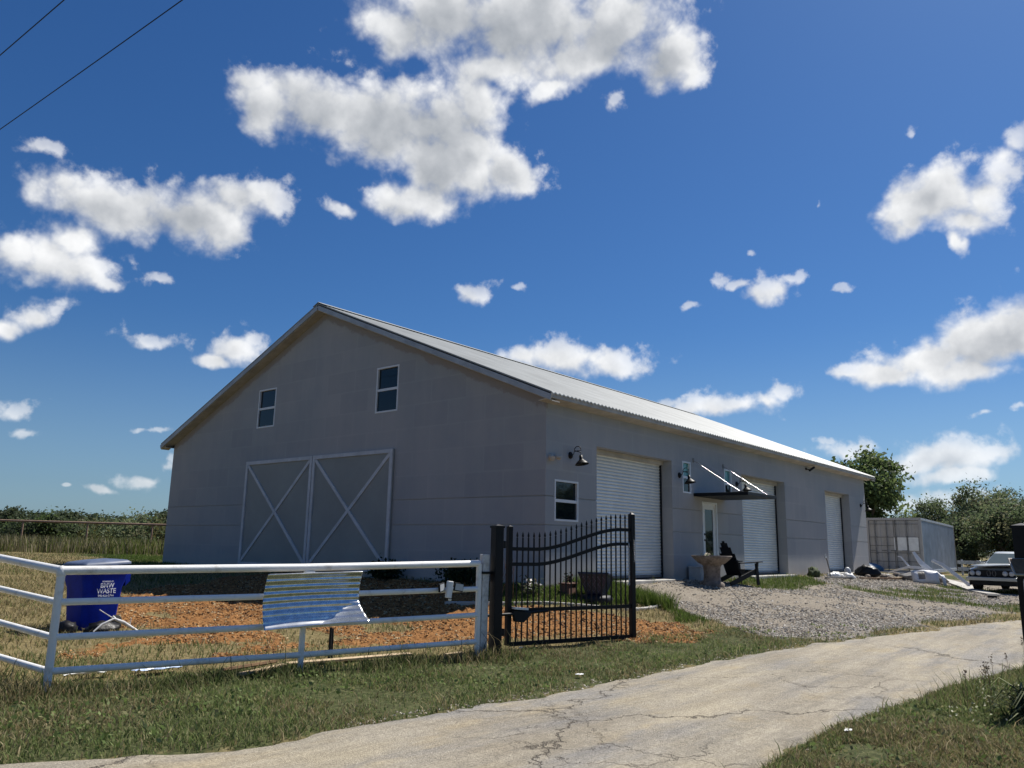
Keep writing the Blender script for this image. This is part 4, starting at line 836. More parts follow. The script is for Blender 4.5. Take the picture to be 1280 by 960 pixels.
# flat canopy over the entry door
cn = thing('door_canopy', 'flat dark canopy hung on two steel rods over the entry door', 'canopy', (7.755, 0, 2.18))
mb = MB(); mb.box((0, -.79, .045), (1.97, 1.58, .09)); mb.build('panel', MAT['dark_plastic'], cn, .006)
for s in (-1, 1):
    mb = MB(); mb.tube([(s*.955, -.01, 1.0), (s*.955, -1.36, .10)], .0075, 8); mb.build('rod', MAT['steel'], cn)
    mb = MB(); mb.box((s*.955, -.012, 1.0), (.06, .02, .12)); mb.build('wall_plate', MAT['container_dark'], cn)
    mb = MB(); mb.box((s*.955, -1.38, .105), (.05, .10, .03)); mb.build('rod_clip', MAT['container_dark'], cn)
ub = thing('utility_box', 'low grey utility box standing against the wall left of the entry door', 'utility box', (6.60, -.24, zf(6.6, -.25)))
mb = MB(); mb.box((0, 0, .16), (.70, .36, .36)); mb.build('housing', MAT['grey_box'], ub, .015); mb = MB(); mb.box((0, 0, .355), (.74, .40, .03)); mb.build('lid', MAT['grey_box'], ub, .008)
# ------------------------------------------------------------------ stone bowl on pedestal, adirondack chair
bx, by = 5.50, -1.10; bb = thing('stone_birdbath', 'wide brown stone bowl on a thick pedestal before the entry door', 'birdbath', (bx, by, zf(bx, by)))
mb = MB(); mb.lathe([(0, -.1), (.30, -.1), (.30, .06), (.26, .10), (.215, .13), (.20, .30), (.215, .48), (.24, .52)], (0, 0, 0), 28); mb.build('pedestal', MAT['stone'], bb)
mb = MB(); mb.lathe([(.0, .50), (.24, .52), (.34, .57), (.44, .66), (.50, .72), (.50, .75), (.46, .745), (.36, .68), (0, .66)], (0, 0, 0), 32); mb.build('bowl', MAT['stone'], bb)
fp = thing('potted_flowers', 'small clump of pale flowers and stones in the stone bowl', 'flowers', (bx-.02, by+.08, bb.location.z+.67))
def leafcloud(n, c, s, size, cols, seed, flat=.5):
    r_ = np.random.default_rng(seed); C_ = np.asarray(c)+r_.normal(0, 1, (n, 3))*np.asarray(s)
    return cards(C_, size, cols, r_)
def cards(C_, size, cols, r_, aspect=.55, cidx=None):
    n = len(C_); u = r_.normal(size=(n, 3)); u /= np.linalg.norm(u, axis=1)[:, None]; w = r_.normal(size=(n, 3)); w -= u*(u*w).sum(1)[:, None]; w /= np.linalg.norm(w, axis=1)[:, None]
    sz = size*(.6+.8*r_.random(n))[:, None]
    V = np.stack([C_-u*sz, C_+w*sz*aspect-u*sz*.1, C_+u*sz, C_-w*sz*aspect-u*sz*.1], 1).reshape(-1, 3)
    cols = np.asarray(cols, float); ci = r_.integers(0, len(cols), n) if cidx is None else cidx
    c = cols[ci]*(.8+.4*r_.random((n, 1))); F = np.arange(4*n).reshape(-1, 4)
    return V, F, np.repeat(c, 4, 0)
V, F, c = leafcloud(70, (0, 0, .05), (.10, .08, .04), .035, [(.55, .5, .42), (.10, .14, .05), (.45, .40, .3)], 3); np_mesh('blooms', V, F, MAT['leaf'], c, parent=fp)['kind'] = 'stuff'
chx, chy = 6.95, -1.15; ch = thing('adirondack_chair', 'dark slatted garden chair with rounded back standing right of the stone bowl', 'chair', (chx, chy, zf(chx, chy)+.01), -.30)
def slat(nm, a, b, w, t, upv=(0, 0, 1)):
    mb = MB(); mb.bar(a, b, w, t, upv); return mb.build(nm, MAT['dark_plastic'], ch, .004)
# chair faces +x
for k in range(7):
    y = -.27+.09*k; hh = .96-.13*abs(k-3)**1.7/2.4
    d = Vector((-math.sin(.42), 0, math.cos(.42))); a = Vector((-.16, y*.8, .24)); slat('back_slat', a, a+d*hh, .075, .022, (1, 0, 0))
for k in range(6): x = -.10+.10*k; slat('seat_slat', (x, -.27, .27+.022*k), (x, .27, .27+.022*k), .085, .022)
slat('back_brace', (-.36, -.30, .62), (-.36, .30, .62), .06, .03)
for s in (-1, 1):
    slat('leg', (.42, s*.30, 0), (.36, s*.30, .56), .10, .028, (0, 1, 0)); slat('leg', (.36, s*.275, .36), (-.62, s*.275, .02), .12, .026, (0, 1, 0))
    slat('arm', (-.34, s*.34, .56), (.50, s*.34, .60), .14, .025); slat('arm_brace', (.34, s*.33, .40), (.36, s*.34, .58), .07, .03)
# stand pipe
px_, py_ = 15.3, -.75; t = thing('stand_pipe', 'bent thin stand pipe with pale tap leaning right of the second roller door', 'stand pipe', (px_, py_, zf(px_, py_)))
mb = MB(); mb.tube([(.06, 0, -.1), (.02, 0, .25), (-.12, .02, .58), (-.22, .03, .70)], .022, 8); mb.build('pipe', MAT['container_dark'], t)
mb = MB(); mb.box((-.26, .03, .70), (.12, .05, .06)); mb.tube([(-.26, .03, .72), (-.26, .03, .79)], .012, 6); mb.box((-.26, .03, .80), (.09, .02, .02)); mb.build('tap', MAT['grey_box'], t)
# ------------------------------------------------------------------ corner flower bed
def edging(pts):
    t = thing('bed_edging', 'pale concrete edging curving round the flower bed behind the gate', 'edging', (pts[0][0], pts[0][1], zf(*pts[0])))
    for (a, b) in zip(pts[:-1], pts[1:]):
        mb = MB(); A_ = Vector((a[0], a[1], zf(*a)+.03))-t.location; B_ = Vector((b[0], b[1], zf(*b)+.03))-t.location; d = (B_-A_)*.012; mb.bar(A_+d-Vector((0,0,.035)), B_-d-Vector((0,0,.035)), .14, .10); mb.build('curb_block', MAT['concrete'], t, .015)
edging([(-2.0, .9), (-1.75, .3), (-1.4, -.25), (-1.0, -.72), (-.55, -1.15), (-.05, -1.55), (.5, -1.78), (1.05, -1.85), (1.5, -1.8)])
pp = thing('planter_pot', 'navy blue flared planter pot with lattice pattern tipping on its dark saucer', 'planter', (.22, -1.12, zf(.22, -1.12)), .35)
R_ = Matrix.Rotation(.16, 3, 'Y')
mb = MB(); n4 = 4; prof = [(.15, .10), (.18, .12), (.31, .46), (.335, .50), (.335, .53), (.30, .53), (.27, .47)]
P = []
for r, z in prof:
    for k in range(4): a = PI/4+PI/2*k; P.append(R_ @ Vector((r*1.3*math.cos(a), r*1.3*math.sin(a), z)))
mb.add(P, [(i*4+k, i*4+(k+1) % 4, (i+1)*4+(k+1) % 4, (i+1)*4+k) for i in range(len(prof)-1) for k in range(4)]); mb.add(P[-4:], [(0, 1, 2, 3)]); pot = mb.build('pot', MAT['navy'], pp)
latm = mat('lattice_glaze', (.10, .11, .16), .35)
for side in range(4):
    Rz = Matrix.Rotation(PI/2*side, 3, 'Z'); mb = MB()
    for k in range(-3, 4):
        for s in (-1, 1):
            pts = []
            for q in range(7):
                f = q/6; z = .15+.30*f; hw = (.165+(.31-.165)*(z-.1)/.36)*.92; x = k*.10+s*(f-.5)*.22
                if abs(x) > hw*.95: continue
                d = hw+.004; pts.append(R_ @ (Rz @ Vector((x, -d*1.005, z))))
            if len(pts) > 1: mb.tube(pts, .0035, 4)
    if mb.v: mb.build('lattice', latm, pot)
mb = MB(); mb.lathe([(0, -.05), (.33, -.05), (.36, .06), (.30, .12), (.0, .13)], (-.02, 0, 0), 20); mb.build('saucer', MAT['dark_plastic'], pp)
kp = thing('clay_pot', 'brown clay trough with a small dark plant at the barn corner', 'pot', (-.02, -.62, zf(-.02, -.62)), .2)
mb = MB(); mb.box((0, 0, .10), (.40, .20, .22)); mb.build('trough', MAT['clay'], kp, .02); mb = MB(); mb.box((0, 0, .22), (.44, .24, .03)); mb.build('rim', MAT['clay'], kp, .01)
V, F, c = leafcloud(90, (.05, 0, .30), (.05, .04, .05), .035, [(.03, .045, .02), (.05, .035, .03)], 5); np_mesh('foliage', V, F, MAT['leaf'], c, parent=kp)
fl = thing('flower_bush', 'bush of small white flowers growing in the bed beside the barn corner', 'flower bush', (-.75, -.25, zf(-.75, -.25)))
V, F, c = leafcloud(320, (0, 0, .16), (.13, .11, .07), .035, [(.05, .075, .03), (.08, .10, .045), (.11, .09, .06)], 6); np_mesh('foliage', V, F, MAT['leaf'], c, parent=fl)
V, F, c = leafcloud(34, (0, -.02, .25), (.12, .10, .05), .032, [(.75, .72, .70)], 7); np_mesh('blooms', V, F, MAT['leaf'], c, parent=fl)['kind'] = 'stuff'
dp = thing('dried_plant', 'dried brown upright stems in the bed left of the white flowers', 'dried plant', (-1.25, .05, zf(-1.25, .05)))
r_ = random.Random(5)
for k in range(16):
    a = r_.uniform(0, 6.28); l = r_.uniform(.35, .85); mb = MB(); x, y = r_.gauss(0, .10), r_.gauss(0, .08); mb.tube([(x, y, -.05), (x+.05*math.cos(a), y+.05*math.sin(a), l*.5), (x+.16*math.cos(a), y+.16*math.sin(a), l)], [.008, .006, .003], 5); mb.build('stem', MAT['old_wood'], dp)
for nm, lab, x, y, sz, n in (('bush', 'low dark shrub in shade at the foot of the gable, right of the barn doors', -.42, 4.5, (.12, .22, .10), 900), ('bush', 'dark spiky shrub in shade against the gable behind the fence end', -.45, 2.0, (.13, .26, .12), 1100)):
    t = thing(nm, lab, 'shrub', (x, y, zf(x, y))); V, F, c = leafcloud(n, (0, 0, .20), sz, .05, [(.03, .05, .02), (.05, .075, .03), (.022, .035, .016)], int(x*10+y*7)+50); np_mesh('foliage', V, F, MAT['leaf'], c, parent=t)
    for k in range(5): a = k*1.3; mb = MB(); mb.tube([(0, 0, -.1), (.1*math.cos(a), .1*math.sin(a), .2), (.2*math.cos(a), .25*math.sin(a), .34)], [.014, .01, .005], 5); mb.build('stem', MAT['bark'], t)
# ------------------------------------------------------------------ shipping container
cA = Vector((28.02, -.89, 0)); ca = Vector((.9966, .083, 0)); cb_ = Vector((-.083, .9966, 0)); CL, CW, CH = 12.19, 2.44, 2.59
ct = thing('shipping_container', 'grey-brown shipping container with lock rods and two pale panels on its doors', 'container', (cA.x, cA.y, -.18), math.atan2(ca.y, ca.x))
mb = MB(); n = 170; V = []      # long near side, corrugated (local y = 0 plane, x along)
def corr(x, p=.28, d=.036):
    f = (x/p) % 1
    return d*(0 if f < .25 else (f-.25)/.2 if f < .45 else 1 if f < .75 else (1-f)/.25)
xs_ = np.linspace(.12, CL-.12, 420); P = []
for x in xs_: P += [(x, .02+corr(x), .16), (x, .02+corr(x), CH-.12)]
mb.add(P, [(2*i, 2*i+2, 2*i+3, 2*i+1) for i in range(len(xs_)-1)]); mb.build('side_panel', MAT['container_side'], ct)
mb = MB(); mb.quad((0, CW, .1), (CL, CW, .1), (CL, CW, CH), (0, CW, CH)); mb.build('far_panel', MAT['container'], ct)
mb = MB(); mb.quad((0, 0.02, CH-.02), (CL, .02, CH-.02), (CL, CW, CH-.02), (0, CW, CH-.02)); mb.build('roof_panel', MAT['container'], ct)
mb = MB(); mb.quad((CL, 0, .1), (CL, CW, .1), (CL, CW, CH), (CL, 0, CH)); mb.build('end_panel', MAT['container'], ct)
for (c, d) in (((.06, .06, CH/2), (.12, .12, CH)), ((.06, CW-.06, CH/2), (.12, .12, CH)), ((CL-.06, .06, CH/2), (.12, .12, CH)), ((CL-.06, CW-.06, CH/2), (.12, .12, CH)),
               ((.06, CW/2, CH-.06), (.12, CW-.24, .12)), ((.06, CW/2, .08), (.12, CW-.24, .16)), ((CL/2, .05, CH-.055), (CL-.24, .1, .11)), ((CL/2, .05, .08), (CL-.24, .1, .16))):
    mb = MB(); mb.box(c, d); mb.build('frame_beam', MAT['container'] if d[0] < 1 else MAT['container_side'], ct, .008)
for s in (0, 1):
    y0 = .13+s*(CW/2-.125); y1 = y0+CW/2-.14
    mb = MB(); P = []; ys = np.linspace(y0, y1, 40)
    for y in ys: P += [(.03+(.02 if ((y-y0)/.28) % 1 > .5 else 0), y, .18), (.03+(.02 if ((y-y0)/.28) % 1 > .5 else 0), y, CH-.14)]
    mb.add(P, [(2*i, 2*i+2, 2*i+3, 2*i+1) for i in range(len(ys)-1)]); dl = mb.build('door_leaf', MAT['container'], ct)
    for z in (.55, .95, 1.28, 1.68, 2.30): mb = MB(); mb.box((.022, (y0+y1)/2, z), (.02, y1-y0-.02, .03)); mb.build('door_rib', MAT['container_dark'], dl)
    for f in ((.47, .93) if s == 0 else (.28, .74)):
        y = y0+(y1-y0)*f; mb = MB(); mb.tube([(-.02, y, .12), (-.02, y, CH-.1)], .02, 8); mb.build('lock_rod', MAT['container_dark'], dl)
        for z in (.3, .9, 1.7, 2.3): mb = MB(); mb.box((-.0, y, z), (.05, .09, .06)); mb.build('rod_bracket', MAT['container_dark'], dl)
        mb = MB(); mb.bar((-.05, y, 1.05), (-.05, y+.25, 1.05), .02, .04); mb.build('lock_handle', MAT['container_dark'], dl)
    if s == 0:
        for q, (a, b) in enumerate(((y0+.04, y0+.465), (y0+.545, y0+.94))): mb = MB(); mb.box((.0, (a+b)/2, 1.37), (.012, b-a, .62)); mb.build('white_panel', MAT['white'], dl)
        mb = MB(); mb.box((.0, y1-.01, 1.37), (.012, .045, .60)); mb.build('white_panel', MAT['white'], dl)
bt = blob('folded_tarp', 'blue folded tarp in front of the container doors next to the barn end', 'tarp', 26.6, 1.25, (.42, .75, .30), MAT['tarp_blue'], 21, amp=.12, freq=1.2)
# ------------------------------------------------------------------ heap of white car panels
def panel(name, label, pts, wid, m, thick=.03, parent=None):
    mb = MB(); pts = [Vector(p) for p in pts]; L_ = []
    for i, p in enumerate(pts):
        d = (pts[min(i+1, len(pts)-1)]-pts[max(i-1, 0)]).normalized(); sx = d.cross(Vector((.77, .60, .1))).normalized(); L_.append((p-sx*wid[i]/2, p+sx*wid[i]/2))
    nr = Vector((-.75, -.62, .2)).normalized()*thick; V = [q for ab in L_ for q in ab]; n = len(V); V += [v+nr+Vector((0, 0, 0)) for v in V]
    fs = []
    for i in range(len(pts)-1):
        a, b, c, d = 2*i, 2*i+1, 2*i+3, 2*i+2; fs += [(a, b, c, d), (a+n, d+n, c+n, b+n), (a, d, d+n, a+n), (b, b+n, c+n, c)]
    fs += [(0, n, n+1, 1), (n-2, n-1, 2*n-1, 2*n-2)]
    mb.add(V, fs); o = mb.build(name, m, None, .008); return o
def px_at(D):     # frame to lay the heap out: origin on the ground, r = to the right seen from the gate
    return None
HO = Vector((20.9, -2.75, 0)); HO.z = zf(HO.x, HO.y); hr = Vector((.15, -.989, 0)); 
def hp(r, z, f=0): return HO+hr*r+Vector((0, 0, z))+Vector((.98, .15, 0))*f
def heap(name, label, pts, wid, m=MAT['scrap'], cat='car panel', thick=.03):
    o = panel(name, label, pts, wid, m, thick); c = pts[0]; 
    for v in o.data.vertices: v.co -= c
    o.location = c; tag(o, label, cat, 'scrap car panels beside the container')
heap('car_bumper', 'long white bumper leaning diagonally on top of the scrap panel heap', [hp(.02, .88), hp(.35, .72), hp(.75, .38), hp(1.22, -.02, -.2)], [.10, .13, .13, .10], cat='car bumper', thick=.07)
heap('car_fender', 'wide white piece standing behind the long leaning bumper', [hp(-.62, 1.18, .3), hp(-.40, .80, .25), hp(-.02, .40, .2), hp(.32, .26, .15)], [.10, .18, .26, .16])
heap('car_bumper', 'slim white strip reaching out to the left of the scrap heap', [hp(-1.55, .36, .05), hp(-1.15, .50, 0), hp(-.80, .60, 0), hp(-.45, .58, 0), hp(-.1, .50, 0)], [.05, .07, .09, .10, .08], cat='car bumper', thick=.05)
heap('car_strip', 'short white strip sticking up from the left of the scrap heap', [hp(-1.18, 1.0, .2), hp(-1.06, .98, .15), hp(-.88, .74, .1), hp(-.72, .56, .05)], [.04, .05, .06, .06], cat='car trim')
def shell():
    mb = MB(); n = 11; k = 7; V = []
    for i in range(n):
        f = i/(n-1)
        for j in range(k):
            g = j/(k-1); V.append(hp(-.75+1.15*f+.1*g, .50-.46*g*g-.10*abs(f-.4)-.12*(f > .85), -.28*math.sin(g*1.6)-.08*math.sin(f*3)))
    fs = [(i*k+j, (i+1)*k+j, (i+1)*k+j+1, i*k+j+1) for i in range(n-1) for j in range(k-1) if not ((i in (2, 3) and 1 < j < 5) or (i == 8 and j > 1))]
    mb.add(V, fs, True); return mb
o = shell().build('car_fender', MAT['scrap']); c = hp(0, 0)
for v in o.data.vertices: v.co -= c
o.location = c; s_ = o.modifiers.new('thickness', 'SOLIDIFY'); s_.thickness = .02; tag(o, 'white car nose panel with dark openings lying low in the scrap heap', 'car panel', 'scrap car panels beside the container')
blob('scrap_pile', 'dark jumble of scrap under the white panels at the container corner', 'scrap', 21.4, -2.3, (.5, .85, .26), MAT['container_dark'], 31, amp=.35)
# white low rail behind the car
wr = thing('board_rail', 'low white two-board rail between the scrap heap and the old car', 'rail', (33.0, -3.6, zf(33, -3.6)))
for z in (.38, .72): mb = MB(); mb.box((0, 0, z), (.04, 4.6, .18)); mb.build('board', MAT['wood_white'], wr)
for y in (-2.1, 0, 2.1): mb = MB(); mb.box((.06, y, .35), (.08, .08, 1.0)); mb.build('post', MAT['wood_white'], wr)
# ------------------------------------------------------------------ old silver car facing the gate
cx_, cy_ = 20.9, -5.45
car = thing('parked_car', 'battered old silver car with quad headlights parked facing the gate, hood skewed', 'car', (cx_, cy_, zf(cx_+1, cy_)+.02), PI+.13-.30)
def loft(mb, secs, smooth=True):
    """secs: (x, zlo, zhi, halfw_lo, halfw_mid, halfw_hi)"""
    V = []; k = 14
    for (x, zl_, zh, wl, wm, wh) in secs:
        h = zh-zl_; half = [(wl*.9, zl_), (wl, zl_+.04*h), (wm, zl_+.35*h), (wm, zl_+.62*h), (wh+.02, zh-.10*h), (wh, zh-.03*h), (wh*.85, zh)]
        V += [(x, y, z) for y, z in half]+[(x, -y, z) for y, z in half[::-1]]
    mb.add(V, [(i*k+j, i*k+(j+1) % k, (i+1)*k+(j+1) % k, (i+1)*k+j) for i in range(len(secs)-1) for j in range(k)], smooth)
    mb.add(V[:k], [tuple(range(k))]); mb.add(V[-k:], [tuple(range(k))[::-1]])
mb = MB(); loft(mb, [(-2.15, .38, .86, .74, .78, .72), (-2.05, .28, .90, .78, .81, .74), (-1.0, .22, .92, .80, .83, .76), (.3, .22, .92, .80, .83, .76), (.75, .22, .93, .80, .83, .76), (1.4, .24, .88, .80, .82, .75), (2.0, .30, .80, .78, .80, .72), (2.12, .38, .76, .75, .77, .70)])
cbody = mb.build('body', MAT['car'], car, 0)
mb = MB(); loft(mb, [(-1.62, .88, .92, .66, .68, .64), (-1.05, .88, 1.36, .68, .66, .54), (-.6, .88, 1.40, .69, .68, .56), (-.05, .88, 1.39, .69, .68, .56), (.12, .88, 1.34, .70, .67, .55), (.82, .88, .92, .70, .70, .64)]); cab = mb.build('cabin', MAT['car'], car)
def cpane(nm, pts, m=MAT['glass'], par=None): mb = MB(); mb.add(pts, [tuple(range(len(pts)))]); return mb.build(nm, m, par or cab)
cpane('windshield', [(.80, -.60, .965), (.80, .60, .965), (.215, .52, 1.325), (.215, -.52, 1.325)], MAT['windshield'])
for s in (-1, 1):
    cpane('side_window', [(.55, s*.705, .95), (-.35, s*.705, .95), (-.35, s*.60, 1.32), (.14, s*.60, 1.31)]); cpane('side_window', [(-.42, s*.705, .95), (-1.2, s*.70, .95), (-.98, s*.60, 1.30), (-.42, s*.60, 1.32)])
    mb = MB(); mb.box((.62, s*.92, 1.0), (.10, .16, .10)); mb.bar((.62, s*.72, .97), (.62, s*.86, .98), .04, .03); mb.build('side_mirror', MAT['car'], car, .015)
    for x in (1.35, -1.32):
        Rw = Matrix.Rotation(PI/2, 3, 'X'); mb = MB(); mb.lathe([(.19, -.09), (.27, -.09), (.31, -.06), (.31, .06), (.27, .09), (.19, .09)], (x, s*.74, .31), 22, Rw); w_ = mb.build('wheel', MAT['tyre'], car)
        mb = MB(); mb.lathe([(0, -.045), (.06, -.05), (.08, -.03), (.16, -.05), (.195, -.07), (.195, .07), (.16, .05), (0, .045)], (x, s*.74, .31), 18, Rw); mb.build('rim', MAT['steel'], w_)
        mb = MB(); mb.lathe([(0, 0), (.37, 0), (.37, .02), (0, .02)], (x, s*.79, .35), 20, Matrix.Rotation(PI/2, 3, 'X')); mb.build('wheel_arch', MAT['tyre'], car)
mb = MB(); mb.box((2.115, 0, .635), (.06, 1.46, .24)); grl = mb.build('grille_band', MAT['dark_plastic'], car, .01)
for s in (-1, 1):
    for y in (.42, .62):
        mb = MB(); mb.lathe([(0, .05), (.06, .045), (.085, .02), (.09, 0)], (2.13, s*y, .64), 16, Matrix.Rotation(PI/2, 3, 'Y')); mb.build('headlight', MAT['grey_box'], grl)
    mb = MB(); P = []
    for k in range(13): a = 2*PI*k/12; P.append((2.16, s*.085+.055*math.cos(a), .645+.10*math.sin(a)))
    mb.tube(P, .008, 6, False); mb.build('grille_ring', MAT['container_dark'], grl)
mb = MB(); mb.box((2.19, 0, .45), (.14, 1.60, .12)); mb.build('bumper', MAT['car'], car, .02)
mb = MB(); mb.box((2.10, 0, .31), (.08, 1.50, .16)); mb.build('air_dam', MAT['dark_plastic'], car, .02)
mb = MB(); V = []
for i, x in enumerate((.84, 1.3, 1.8, 2.14)):
    for j, y in enumerate((-.68, -.3, .1, .45, .70)): V.append((x, y, .955-.02*i-.03*abs(y)-(.025 if i == 3 else 0)+.10*max(0, (y+.1))*(x-.84)/1.3))
mb.add(V, [(i*5+j, i*5+j+1, (i+1)*5+j+1, (i+1)*5+j) for i in range(3) for j in range(4)], True); hd = mb.build('hood', MAT['car'], car); s_ = hd.modifiers.new('thickness', 'SOLIDIFY'); s_.thickness = .02
# ------------------------------------------------------------------ debris by the far doors
blob('trash_bag', 'black plastic bag among the rubble at the far end of the long wall', 'bag', 19.6, -.75, (.36, .46, .30), MAT['bag'], 41)
blob('trash_bag', 'flat black plastic scrap just past the far barn corner', 'bag', 22.6, -1.5, (.5, .5, .10), MAT['bag'], 43)
blob('plastic_jug', 'pale translucent jug standing before the third roller door', 'jug', 17.9, -.55, (.13, .13, .24), MAT['grey_box'], 44, amp=.05)
r_ = random.Random(3)
for k in range(9):
    x, y = 15.9+r_.uniform(0, 1.3), -.65+r_.uniform(-.5, .2); s = r_.uniform(.09, .18)
    o = blob('rubble_stone', '', 'stone', x, y, (s, s*.8, s*.8), MAT['white'] if k % 3 else MAT['concrete'], 60+k, rz=k, sub=2, amp=.35)
    tag(o, 'pale stone in the small rubble heap left of the third roller door', 'stone', 'pale stones in the rubble heap')
for k in range(10):
    x, y = 18.0+r_.uniform(0, 5.2), -1.3+r_.uniform(-.5, .45); s = r_.uniform(.08, .16)
    o = blob('rubble_stone', '', 'stone', x, y, (s, s*.9, s*.7), MAT['concrete'] if k % 2 else MAT['stone'], 80+k, rz=k, sub=2, amp=.35)
    tag(o, 'broken stone strewn in the row of debris before the third roller door', 'stone', 'broken stones in the debris row')
plank('plank', 'long brown board in the debris row before the third roller door', (16.8, -1.35), (19.9, -1.75), .16, .05, MAT['old_wood'], dz=.06)
plank('plank', 'short pale board in the debris by the far barn corner', (20.4, -1.5), (22.0, -1.65), .14, .04, MAT['lumber'], dz=.06)
plank('plank', 'dark thin board lying in the gravel left of the debris row', (14.2, -1.0), (16.6, -1.25), .10, .04, MAT['container_dark'], dz=.06)
plank('dark_board', 'dark strip of scrap lying far out on the gravel yard', (17.0, -5.35), (15.4, -5.6), .25, .05, MAT['tyre'], 'scrap strip', dz=.05)
blob('weed_tuft', 'low green weed at the wall foot left of the stand pipe', 'weed', 14.9, -.35, (.22, .2, .22), mat('weed_green', (.06, .08, .03), .9, var=.3, scale=20), 97, amp=.5, freq=4)
# ------------------------------------------------------------------ rusty pipe fence of the far field
def rust(f): return Vector((.2-7.0+f*16.0, 33.3+8.2-f*18.6, 0))
rf = thing('rusty_fence', 'long rusty pipe fence before the dark bushes at the edge of the field', 'fence', (0, 33, 0))
npst = 8; A_ = []
for k in range(npst+1):
    p = rust(k/npst); z = zf(p.x, p.y); A_.append(Vector((p.x, p.y-33, z+1.40)))
    mb = MB(); mb.tube([(p.x, p.y-33, z-.3), (p.x, p.y-33, z+1.38)], .042, 8); mb.build('post', MAT['rust'], rf)
mb = MB(); mb.tube(A_, .05, 8); mb.build('top_rail', MAT['rust'], rf)
# ------------------------------------------------------------------ overhead wires
def wire(pts, lab):
    mb = MB(); a, b = Vector(pts[0]), Vector(pts[1]); d = (b-a)/(b-a).length; A0, B0 = a-d*22, b+d*14; P = []
    for k in range(41): f = k/40; p = A0.lerp(B0, f); p.z -= .9*4*f*(1-f)*.25-.22; P.append(p-A0)
    mb.tube(P, .0075, 6); o = mb.build('power_line', MAT['black']); o.location = A0; tag(o, lab, 'cable')
wire(((-9.09, -.57, 8), (-9.35, 5.5, 8)), 'lower and longer of the two thin black cables crossing the sky')
wire(((-10.11, .74, 8), (-10.19, 2.91, 8)), 'short thin black cable in the very corner of the sky, above the longer one')
# ------------------------------------------------------------------ trees
def tree_mesh(seed, h, rx, rz_, cz, nclump, nleaf, size, cols, spread=.26, lobes=0):
    r_ = np.random.default_rng(seed); C_ = []
    lob = [(0, 0, 0, 1.0)]+[(math.cos(a)*.55, math.sin(a)*.55, r_.uniform(-.2, .55), r_.uniform(.4, .62)) for a in r_.uniform(0, 6.28, lobes)]
    while len(C_) < nclump:
        l = lob[r_.integers(0, len(lob))]; d = r_.normal(size=3); d /= np.linalg.norm(d); r = l[3]*(.55+.45*r_.random())
        p = np.array(l[:3])+d*r
        if p[2] < -.85: continue
        C_.append((p[0]*rx, p[1]*rx, cz+p[2]*rz_))
    C_ = np.array(C_); idx = np.repeat(np.arange(nclump), nleaf); cs = rx*spread*(.6+.8*r_.random(nclump))[idx]
    pts = C_[idx]+r_.normal(size=(len(idx), 3))*cs[:, None]*np.array([.55, .55, .42])
    ccol = r_.integers(0, len(cols), nclump)[idx]
    V, F, c = cards(pts, size, cols, r_, .6, ccol)
    return V, F, c, C_
def tree(name, label, x, y, h, rx, seed, cols, nclump=60, nleaf=90, size=.13, cat='tree', group=None, low=.25, lobes=5, mesh=None):
    z = zf(x, y); t = thing(name, label, cat, (x, y, z), seed*1.7, group)
    cz = h*(low+(1-low)/2); rz_ = h*(1-low)/2*.95
    V, F, c, C_ = tree_mesh(seed, h, rx, rz_, cz, nclump, nleaf, size, cols, lobes=lobes)
    np_mesh('crown', V, F, MAT['leaf'], c, parent=t)
    mb = MB(); mb.tube([(0, 0, -.4), (.03*h*.3, 0, h*.25), (0, .02*h, h*.55), (0, 0, h*.8)], [h*.032, h*.026, h*.018, h*.006], 9); tr = mb.build('trunk', MAT['bark'], t)
    r_ = random.Random(seed)
    for k in range(7):
        q = C_[r_.randrange(len(C_))]; z0 = h*r_.uniform(.2, .5); mb = MB(); mb.tube([(0, 0, z0), (q[0]*.5, q[1]*.5, (z0+q[2])/2+.1), tuple(q)], [h*.014, h*.009, h*.003], 6); mb.build('limb', MAT['bark'], tr)
    return t
GRN = [(.085, .12, .045), (.105, .15, .052), (.065, .095, .035), (.14, .18, .065)]
OLV = [(.125, .16, .08), (.15, .18, .09), (.10, .135, .07), (.175, .175, .095), (.115, .155, .07)]
DRK = [(.06, .08, .042), (.075, .098, .048), (.048, .065, .036)]
tree('tree', 'leafy bright green tree rising behind the far end of the barn', 38.0, 4.7, 7.5, 2.5, 3, GRN, 110, 120, .13, lobes=7, low=.16)
wood = [  # x,y,h,r,label
 (56.0, 4.9, 4.9, 2.4, 'low bushy tree just right of the container, lowest at the wood edge'), (53.0, 2.6, 5.6, 2.5, 'olive tree second in line to the right of the container'),
 (52.5, -.2, 6.9, 2.9, 'tall rounded olive tree behind the old car roof'), (50.0, -3.0, 7.2, 2.9, 'tallest olive tree at the photo edge behind the gate post'),
 (48.5, 1.6, 4.4, 2.0, 'short brownish tree directly behind the scrap heap'), (46.0, -1.4, 5.2, 2.3, 'broad brownish tree directly behind the old car'),
 (44.5, -4.6, 6.0, 2.5, 'dense tree behind the black post at the photo edge'), (60.5, 1.0, 7.0, 3.0, 'dark tree at the back of the wood behind the olive ones'),
 (61.0, 7.5, 4.8, 2.6, 'dark low tree peeking over the container roof'), (47.5, -7.8, 6.8, 2.8, 'tall tree beyond the right photo edge'), (57, -4.5, 7.6, 3.0, 'dark tall tree at the back of the wood by the photo edge')]
for k, (x, y, h, r, lab) in enumerate(wood): tree('tree', lab, x, y, h*.86, r, 20+k, OLV if k < 7 else DRK+OLV[:2], 100, 150, .085, group='trees of the wood behind the car', low=.06, lobes=6)
